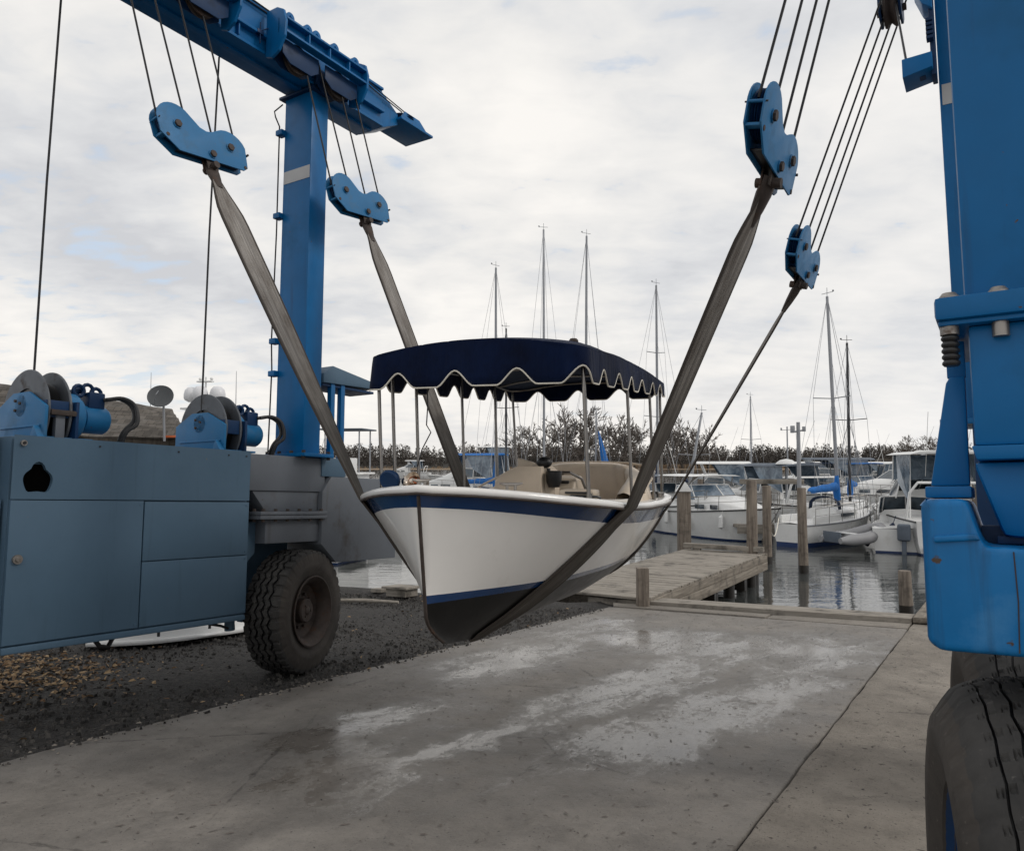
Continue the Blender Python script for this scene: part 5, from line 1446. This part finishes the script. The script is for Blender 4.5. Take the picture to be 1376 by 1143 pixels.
for (u, y, a, L_, tp_, tm_, cv_, lab) in (
    (938,46,80,8.0,'hard','boatwhite','glass','white cruiser filling the gap behind the capped post and grey bimini'),
    (1004,47,-160,7.5,None,'boatwhite','glass','open white boat showing between the two dock corner piles'),
    (1062,56,95,9.0,'hard','boatwhite','vinylclear','white hardtop boat behind the mushroom shaped dock lamp'),
    (1098,45,165,7.0,'bimini','navycloth','glass','small boat with navy bimini behind the bright blue sail cover'),
    (1142,57,80,10.0,'hard','boatwhite','glass','long white cabin boat passing behind the silver and black masts'),
    (1172,48,-150,7.0,'bimini','sail','vinylclear','small white boat with blue bimini right of the black mast'),
    (1218,47,170,8.0,'hard','boatwhite','vinylclear','white hardtop cruiser behind the boat with the outboard motor')):
    cruiser(lab, (ux(u,y), y, WZ), R_(a), L=L_, B=2.8, hs=1.05, hb=1.4, top=tp_, topmat=tm_, cover=cv_, toph=1.9)
sailboat('sailboat with pale mast standing alone between the lamp and the thin strap', (ux(1010,62), 62, WZ), R_(160), L=8, mast_h=7.0, cover='sail')
# pilothouse work boat seen past the left leg
o = thing('pilothouse_boat', 'white pilothouse work boat with flat roofed top deck left of the launch', 'work boat', base=(0,0,0), loc=(ux(445,31), 31, WZ), rz=R_(80))
mb = MB(); boat_hull(mb, 6.6, 2.5, 1.3, .9); mb.build('hull', [M['boatwhite'], M['boatblue'], M['plastic']], o, weld=True)
mb = MB(); mb.box(-.85,.85,-1.3,.7,.9,2.55,.06); mb.box(-.95,.95,-1.5,.9,2.55,2.63,.03); mb.box(-.55,.55,-.9,.3,2.63,3.2,.05); mb.build('pilothouse', M['boatwhite'], o)
for q in ((.85,.865,-1.1,-.4),(.85,.865,-.2,.5),(-.865,-.85,-1.1,-.4),(-.865,-.85,-.2,.5),(-.7,.7,.70,.715)):
    mb = MB(); mb.box(*q,1.75,2.35,.01); mb.build('cabin_window', M['glass'], o)
mb = MB(); mb.box(-.8,.8,-1.6,.2,4.28,4.34,.02); mb.build('top_roof', M['canvasgrey'], o)
for x in (-.6,.6):
    for y in (-1.4,0): mb = MB(); mb.cyl((x,y,2.6),(x,y,4.28),.03,8); mb.build('roof_post', M['pipe'], o)
mb = MB(); rail(mb, 6.6, 2.5, .9, 1.3); mb.build('bow_rail', M['stainless'], o)
# grey inflatable dinghy slung beside the sailboat
o = thing('inflatable_dinghy', 'grey inflatable dinghy slung alongside the white sailboat', 'dinghy', base=(0,0,0), loc=(ux(1147,27), 27.0, -.95), rz=R_(-72))
mb = MB()
for sx in (-1,1):
    pts = [(sx*.48,-1.05,.0),(sx*.50,-.6,.02),(sx*.50,0,.06),(sx*.45,.5,.16),(sx*.28,.88,.30),(0,1.05,.36)]
    mb.tube(pts, [.10,.19,.2,.2,.19,.18], 14)
tb = mb.build('tube', M['hypalon'], o)
mb = MB(); mb.grid([[(x,-.9,-.05+.1*abs(x)) ,(x,0,-.06+.1*abs(x)),(x*.8,.5,.02),(x*.4,.85,.14)] for x in (-.42,-.2,0,.2,.42)]); mb.box(-.42,.42,-1.0,-.96,-.08,.28,.01); mb.build('floor', M['canvasgrey'], o)
mb = MB(); mb.box(-.42,.42,-.35,-.12,.18,.21,.008); mb.build('thwart', M['boatwhite'], o)
for (p, q, lab) in (((ux(1003,31),31,.1),(ux(1012,19.9),19.8,-.3),'mooring rope from the angular windshield cruiser to the dock corner pile'),((ux(1045,29),29,-.35),(ux(1030,23.6),23.5,-.2),'mooring rope from the white sailboat to the pile behind the rail'),((ux(915,32.5),32.5,.0),(ux(918,22.4),22.3,-.25),'mooring rope running to the post with the white pointed cap')):
    p, q = Vector(p), Vector(q); mb = MB(); mb.tube([p.lerp(q, i/12)-Vector((0,0,.5*math.sin(PI*i/12))) for i in range(13)], .018, 6)
    solo(mb.build('mooring_rope', M['piping']), lab, 'rope', 'mooring ropes')
# lamp and antenna masts
o = thing('dock_lamp', 'dock lamp with white mushroom shade behind the timber rail', 'lamp', base=(ux(1056,36.8),36.8,-.6))
x = ux(1056,36.8); mb = MB(); mb.cyl((x,36.8,-.6),(x,36.8,uz(624,36.8)),.06,10); mb.build('post', M['pipe'], o)
mb = MB(); mb.lathe([(0,.20),(.26,.15),(.45,.02),(.48,-.05),(.40,-.09),(0,-.09)], Matrix.Translation((x,36.8,uz(622,36.8))), 24); mb.build('lamp_shade', M['boatwhite'], o)
def tmast(u, y, v, label, arm):
    x = ux(u, y); z = uz(v, y)
    o = thing('antenna_mast', label, 'mast', base=(x,y,WZ))
    mb = MB(); mb.tube([(x,y,WZ-.5),(x,y,z)], [.075,.05], 10); mb.build('pole', M['pipe'], o)
    mb = MB(); mb.tube([(x-arm,y,z-.28),(x+arm,y,z-.22)], .025, 6); mb.box(x-arm-.05,x-arm+.05,y-.05,y+.05,z-.3,z-.1,.01); mb.box(x+arm-.04,x+arm+.04,y-.04,y+.04,z-.26,z-.12,.01); mb.build('cross_arm', M['pipe'], o)
tmast(1073, 21.8, 567, 'grey pipe mast with short cross arm rising behind the lone pile', .16)
tmast(1058, 60, 573, 'thin far utility pole with a lamp head left of the pipe mast', .45)
# ---- shed with dish, yacht with domes, on the left
sh = thing('boat_shed', 'old low shed with curling weathered roof shingles behind the winches', 'shed', base=(-11,21,-1.3))
mb = MB(); mb.box(-14.4,-8.9,20.6,24.0,-1.6,2.45,.02); mb.build('wall', M['shedwall'], sh)
mb = MB()
RA = [(-15.2,20.2,2.35),(-8.15,19.75,2.28)]; RB = [(-15.0,22.3,3.95),(-9.7,22.2,3.15)]
n = 22; rows = []
for i in range(13):
    k = i/12; row = []
    for j in range(n+1):
        q = j/n; a = Vector(RA[0]).lerp(Vector(RA[1]), q); b = Vector(RB[0]).lerp(Vector(RB[1]), q); p = a.lerp(b, k)
        p.z += .05*mnoise.noise(Vector((p.x*2.2, k*7, 0))) + (.06 if i % 2 else 0)
        row.append(p)
    rows.append(row)
mb.grid(rows); mb.build('roof', M['shingle'], sh, solid=.06, smooth=False)
mb = MB(); mb.box(-15.2,-8.2,19.9,20.1,2.10,2.28,.01); 
for q in range(8): mb.box(-15+.95*q,-14.9+.95*q,20.0,20.55,1.9,2.12,.005)
mb.build('eave', M['shedwall'], sh)
mb = MB(); mb.box(-8.75,-8.45,19.68,19.76,2.29,2.345,.006); mb.build('flashing', M['orange'], sh)
o = thing('satellite_dish', 'dark oval satellite dish on a short pole above the shed roof', 'satellite dish', base=(-8.75,19.6,2.3))
mb = MB(); T = Matrix.Translation((-8.75,19.4,3.30)) @ Matrix.Rotation(rad(28),4,'Y') @ Matrix.Rotation(rad(62),4,'X'); mb.lathe([(0,-.06),(.16,-.045),(.27,-.005),(.31,.03),(.30,.035),(.16,-.03),(0,-.045)], T, 28); mb.build('reflector', M['dish'], o)
mb = MB(); mb.cyl((-8.72,19.6,2.2),(-8.72,19.5,3.2),.03,8); mb.tube([T@Vector((0,-.25,0)), T@Vector((0,-.1,.28)), T@Vector((0,0,.30))], .012, 6); mb.build('pole', M['pipe'], o)
o = thing('motor_yacht', 'big white motor yacht with three radar domes rising behind the shed', 'yacht', base=(0,0,0), loc=(-24.2,60,WZ), rz=R_(75))
mb = MB(); boat_hull(mb, 18, 5, 2.6, 2.0); mb.build('hull', [M['boatwhite'], M['boatblue'], M['plastic']], o, weld=True)
mb = MB(); mb.box(-2.1,2.1,-5,4,2.0,4.2,.15); mb.box(-1.9,1.9,-4,1.5,4.2,5.6,.15); mb.box(-1.2,1.2,-2,0,5.6,6.6,.1); mb.build('superstructure', M['boatwhite'], o)
mb = MB(); mb.box(-2.12,2.12,-4,3.5,3.0,3.7,.02); mb.box(-1.92,1.92,-3.4,1,4.7,5.3,.02); mb.build('cabin_window', M['glass'], o)
mb = MB(); mb.box(-.6,.6,-1.6,.1,7.55,7.7,.04); mb.box(-.3,.3,-1.0,-.5,6.6,7.6,.05); mb.box(-.5,.5,-.4,1.2,7.1,7.25,.03); mb.cyl((0,-.7,7.7),(0,-.7,9.6),.06,8); mb.box(-.2,.2,-1.3,.0,9.2,9.3,.02); mb.ball((0,-.2,9.45),.12,n=8); mb.ball((0,-1.2,9.45),.12,n=8); mb.build('mast', M['boatwhite'], o)
for (y, x) in ((-1.75,0),(-.65,-.6),(.55,0)):
    mb = MB(); mb.lathe([(0,.72),(.3,.66),(.5,.45),(.58,.15),(.58,-.15),(.5,-.3),(.25,-.45),(0,-.45)], Matrix.Translation((x,y,8.15)), 24); mb.build('radar_dome', M['dome'], o)
for (u, v0, y) in ((316,498,40),(201,500,45)):
    mb = MB(); x = ux(u,y); mb.tube([(x,y,WZ),(x,y,uz(v0,y))], [.05,.012], 6)
    solo(mb.build('whip_antenna', M['pipe']), 'thin whip antenna against the sky '+('between the domes and the blue leg' if u == 316 else 'above the satellite dish'), 'antenna')

# ================================================================== far shore
mb = MB(); rows = []
for i in range(161):
    x = -900+11.25*i; row = []
    for j, (y, h) in enumerate(((415,-2.2),(424,-1.2),(432,-.6),(470,1.2),(560,5),(700,7),(1100,8))):
        row.append((x*(1 if j < 5 else 1.4), y+8*mnoise.noise(Vector((x*.008,0,0))), h+(.8*mnoise.noise(Vector((x*.01,j,0))) if j > 2 else 0)))
    rows.append(row)
mb.grid(rows); struct(mb.build('hills', M['hill']))
rnd = random.Random(11)
mb = MB(); bm = mb.bm
def blade(x, y, z, w, h, a):
    c, s = math.cos(a)*w, math.sin(a)*w
    bm.faces.new([bm.verts.new(p) for p in ((x-c,y-s,z),(x+c,y+s,z),(x+c*.3,y+s*.3,z+h),(x-c*.3,y-s*.3,z+h))])
for _ in range(9000):
    x = rnd.uniform(60, 330) if rnd.random() < .75 else rnd.uniform(-330, 330); y = rnd.uniform(416, 432)
    blade(x, y, -1.5, rnd.uniform(.3,.9), rnd.uniform(1.0,2.6)*(1 if x > 60 else .6), rnd.uniform(0,3.14))
struct(mb.build('marsh_reeds', M['reeds'], smooth=False), kind='stuff')
mb = MB(); bm = mb.bm
for _ in range(2600):
    x = rnd.uniform(-430, 430); y = rnd.uniform(428, 500)
    h = rnd.uniform(5.8, 9.8)*(1+.40*mnoise.noise(Vector((x*.016, 3, 0)))+.25*mnoise.noise(Vector((x*.06, 5, 0)))) + (y-430)*.035
    if -40 < x < 120: h *= 1.12
    r = rnd.uniform(1.8, 4.6); zb = -1 + max(0,(y-432))*.04
    ev = rnd.random() < .35
    # trunk
    blade(x, y, zb, .22, h*.8, rnd.uniform(0,3))
    for k in range(95 if ev else 90):
        # leafless twig fans or evergreen tufts, filling an uneven crown
        q = rnd.random(); a = rnd.uniform(0, 6.28); rr = r*(1-.75*q if ev else math.sin(PI*min(.98,.15+q*.85))**.7)*rnd.random()**.5
        cx, cy, cz = x+rr*math.cos(a), y+rr*math.sin(a), zb+h*(.03+.97*q)
        s = rnd.uniform(.25,.85); d = [Vector((rnd.gauss(0,1),rnd.gauss(0,1),rnd.gauss(0,1.1))).normalized()*s for _ in range(3)]
        bm.faces.new([bm.verts.new(Vector((cx,cy,cz))+v) for v in d])
struct(mb.build('treeline', M['woods'], smooth=False), kind='stuff')
def bare_tree_meshes(seed):
    r = random.Random(seed); tk = MB(); cr = MB()
    def br(p, d, L, rad_, lev):
        pts = [p]; q = Vector(p); dd = Vector(d)
        for _ in range(3):
            dd = (dd + Vector((r.gauss(0,.13), r.gauss(0,.13), r.gauss(.04,.08)))).normalized(); q = q+dd*L/3; pts.append(q.copy())
        (tk if lev == 0 else cr).tube(pts, [rad_, rad_*.85, rad_*.7, rad_*.5], 5 if lev < 2 else 3, caps=False)
        if lev >= 5: return
        n = (6 if lev == 0 else 3 if lev < 4 else 3)
        for i in range(n):
            k = 1 if i == 0 else r.uniform(.4, 1.0)
            base = pts[1].lerp(pts[3], (k-.35)/.65) if k < 1 else pts[3]
            a = r.uniform(0, 6.28); sp = r.uniform(.45, .95) if i else .22
            u = dd.cross(Vector((0.3,.2,1))).normalized(); v = dd.cross(u)
            nd = (dd*math.cos(sp) + (u*math.cos(a)+v*math.sin(a))*math.sin(sp)); nd.z = nd.z*.9+.10
            br(base, nd.normalized(), L*r.uniform(.56,.78) if lev else L*r.uniform(.75,1.0), max(.12, rad_*.52), lev+1)
    br(Vector((0,0,-1)), Vector((0,0,1)), 6.2, .55, 0)
    return tk, cr
TEMPL = []
for sd in (1, 2, 5):
    o = thing('bare_tree', 'x', 'tree', base=(0,0,0), group='bare trees on the far shore')
    tk, cr = bare_tree_meshes(sd)
    tk.build('trunk', M['treebark'], o); cr.build('crown', M['twig'], o)
    TEMPL.append(o)
trees = [(706,575,'bare tree above the woods behind the canopy, leftmost of the big group'),(728,566,'bare spreading tree above the beige seats, second from the left in the big group'),(752,560,'wide bare tree rising behind the steering console'),(778,552,'tallest bare tree, just right of the thick silver mast'),(800,561,'bare tree directly left of the furled blue sail'),(832,566,'bare tree just right of the furled blue sail'),(852,572,'low bare tree beside the right canopy post'),(897,571,'bare tree just right of the wide front strap'),(918,570,'bare tree behind the small leaning white mast'),(938,577,'lower bare tree between the leaning mast and the thin strap'),(952,585,'smallest bare tree of the big group, left of the thin strap'),(1224,590,'bare rounded tree above the large white cruiser'),(1252,588,'bare tree half hidden by the blue lift leg')]
rnd = random.Random(4)
for i, (u, v, lab) in enumerate(trees):
    y = 372 + rnd.uniform(-10, 30)
    t = TEMPL[i] if i < 3 else copy_tree(TEMPL[i % 3])
    t['label'] = lab
    h = uz(v, y)+1.2
    t.location = (ux(u, y), y, -1.2); s = h/ (16.2); t.scale = (s*1.05, s*1.05, s); t.rotation_euler = (0,0,rnd.uniform(0,6.28))
mb = MB(); rows = []
for i in range(41):
    x = -80+8.5*i; rows.append([(x,360,-2.0),(x,366+3*mnoise.noise(Vector((x*.05,0,0))),-1.25),(x,385,-1.0),(x,418,-1.2)])
mb.grid(rows); struct(mb.build('terrain', M['reeds']))
# little houses and sheds far along the shore
for (u, y, w, h, lab) in ((1195,400,9,4.0,'small pale boathouse on the far shore right of the black mast'),(1262,405,10,5,'small house on the far shore beyond the large cruiser')):
    x = ux(u,y); o = thing('shore_house', lab, 'house', base=(x,y,-1))
    mb = MB(); mb.box(x-w/2,x+w/2,y,y+6,-1.2,h*.62,.05); mb.build('wall', M['greypaint'], o)
    mb = MB(); mb.prism([(x-w/2-.4,h*.62),(x+w/2+.4,h*.62),(x+w/2-1,h),(x-w/2+1,h)], 'y', y-.4, y+6.4, .02); mb.build('roof', M['shingle'], o)

# ================================================================== place the yard, light, sky, camera
bpy.context.view_layer.update()
for o in YARD_ROOTS: o.matrix_world = YARD @ o.matrix_basis
sd = Vector((.80, -.18, .62)).normalized()
L = bpy.data.lights.new('Sun', 'SUN'); L.energy = 1.0; L.angle = rad(14); L.color = (1.0, .95, .88)
lo = bpy.data.objects.new('Sun', L); COL.objects.link(lo); lo.rotation_euler = sd.to_track_quat('Z', 'Y').to_euler(); lo.location = (10,-5,20)
W = bpy.data.worlds.new('World'); S.world = W; W.use_nodes = True
nt = W.node_tree; nt.nodes.clear()
def N(k, **kw):
    x = nt.nodes.new(k); [setattr(x, a, v) for a, v in kw.items()]; return x
def link(a, b): nt.links.new(a, b)
def MT(op, a, b=0.0, clamp=False):
    x = N('ShaderNodeMath', operation=op); x.use_clamp = clamp
    for s_, v in ((x.inputs[0], a), (x.inputs[1], b)):
        if hasattr(v, 'links'): link(v, s_)
        else: s_.default_value = v
    return x.outputs[0]
def RP(f, *st):
    r = N('ShaderNodeValToRGB'); link(f, r.inputs[0]); e = r.color_ramp.elements
    while len(e) < len(st): e.new(.5)
    for x, (p, c) in zip(e, st): x.position = p; x.color = (*c, 1) if isinstance(c, tuple) else (c, c, c, 1)
    return r.outputs[0]
def MX(f, a, b):
    x = N('ShaderNodeMix', data_type='RGBA')
    for s_, v in ((x.inputs[0], f), (x.inputs[6], a), (x.inputs[7], b)):
        if hasattr(v, 'links'): link(v, s_)
        else: s_.default_value = v if isinstance(v, float) else (*v, 1)
    return x.outputs[2]
out = N('ShaderNodeOutputWorld'); bg = N('ShaderNodeBackground'); link(bg.outputs[0], out.inputs[0])
bg.inputs[1].default_value = .1
sky = N('ShaderNodeTexSky'); sky.sky_type = 'NISHITA'; sky.sun_disc = False
sky.sun_elevation = math.asin(sd.z); sky.sun_rotation = math.atan2(sd.x, sd.y); sky.air_density = 1.0; sky.dust_density = 2.0
tc = N('ShaderNodeTexCoord'); sx = N('ShaderNodeSeparateXYZ'); link(tc.outputs['Generated'], sx.inputs[0])
zz = MT('ADD', MT('MAXIMUM', sx.outputs[2], 0.0), .20)
cx = N('ShaderNodeCombineXYZ'); link(MT('DIVIDE', sx.outputs[0], zz), cx.inputs[0]); link(MT('DIVIDE', sx.outputs[1], zz), cx.inputs[1])
def NZ(scale, sc=(1,1,1), det=6, rough=.55, off=(0,0,0), dist=0.0):
    m = N('ShaderNodeMapping'); link(cx.outputs[0], m.inputs[0]); m.inputs['Scale'].default_value = sc; m.inputs['Location'].default_value = off
    x = N('ShaderNodeTexNoise'); link(m.outputs[0], x.inputs['Vector']); x.inputs['Scale'].default_value = scale; x.inputs['Detail'].default_value = det; x.inputs['Roughness'].default_value = rough; x.inputs['Distortion'].default_value = dist
    return x.outputs['Fac']
big = NZ(1.15, (1,.7,1), 4, .5, (3.1,1.7,0)); mid = NZ(2.3, (1,1.0,1), 6, .5, (7,2,0), .2); sml = NZ(7.5, (.9,1.3,1), 5, .55, (1,9,0), .3)
v = MT('ADD', MT('ADD', MT('MULTIPLY', big, .48), MT('MULTIPLY', mid, .34)), MT('MULTIPLY', sml, .18))
cloud = RP(v, (.39, (5.8,5.9,6.15)), (.46, (6.9,6.95,7.05)), (.51, (7.8,7.7,7.55)), (.60, (8.9,8.65,8.3)))
cloud = MX(RP(sx.outputs[0], (.0, 0.0), (.7, .38)), cloud, (6.8,6.95,7.25))
# thin places where the blue shows through, mostly low on the left
left = RP(MT('ADD', MT('MULTIPLY', sx.outputs[0], -.9), MT('MULTIPLY', sx.outputs[2], -.55)), (.0, .0), (.42, 1.0))
gap = RP(MT('ADD', MT('ADD', MT('MULTIPLY', mid, .45), MT('MULTIPLY', sml, .55)), MT('MULTIPLY', left, -.10)), (.31, 1.0), (.40, 0.0))
mul = N('ShaderNodeVectorMath', operation='SCALE'); link(sky.outputs[0], mul.inputs[0]); mul.inputs[3].default_value = 1.0
blue = MX(.62, mul.outputs[0], (7.2,8.2,9.5))
col = MX(MT('MULTIPLY', gap, .9), cloud, blue)
hz = RP(sx.outputs[2], (.0, 1.0), (.16, 0.0))
warm = MX(RP(sx.outputs[0], (.35, 0.0), (.62, 1.0)), (9.8,9.3,8.6), (7.2,7.5,7.9))
col = MX(MT('MULTIPLY', hz, .55), col, warm)
link(col, bg.inputs[0])
cam = bpy.data.cameras.new('Camera'); co = bpy.data.objects.new('Camera', cam); COL.objects.link(co)
co.location = (0, 0, CAMZ); co.rotation_euler = (rad(90+2.7535), 0, 0)
cam.sensor_fit = 'HORIZONTAL'; cam.sensor_width = 36; cam.lens = 36*1050/1376; cam.clip_end = 5000; cam.clip_start = .05
S.camera = co
S.render.engine = 'CYCLES'
S.view_settings.view_transform = 'Standard'; S.view_settings.look = 'None'; S.view_settings.exposure = 0.12; S.view_settings.gamma = 1
S.cycles.max_bounces = 6; S.cycles.use_denoising = True
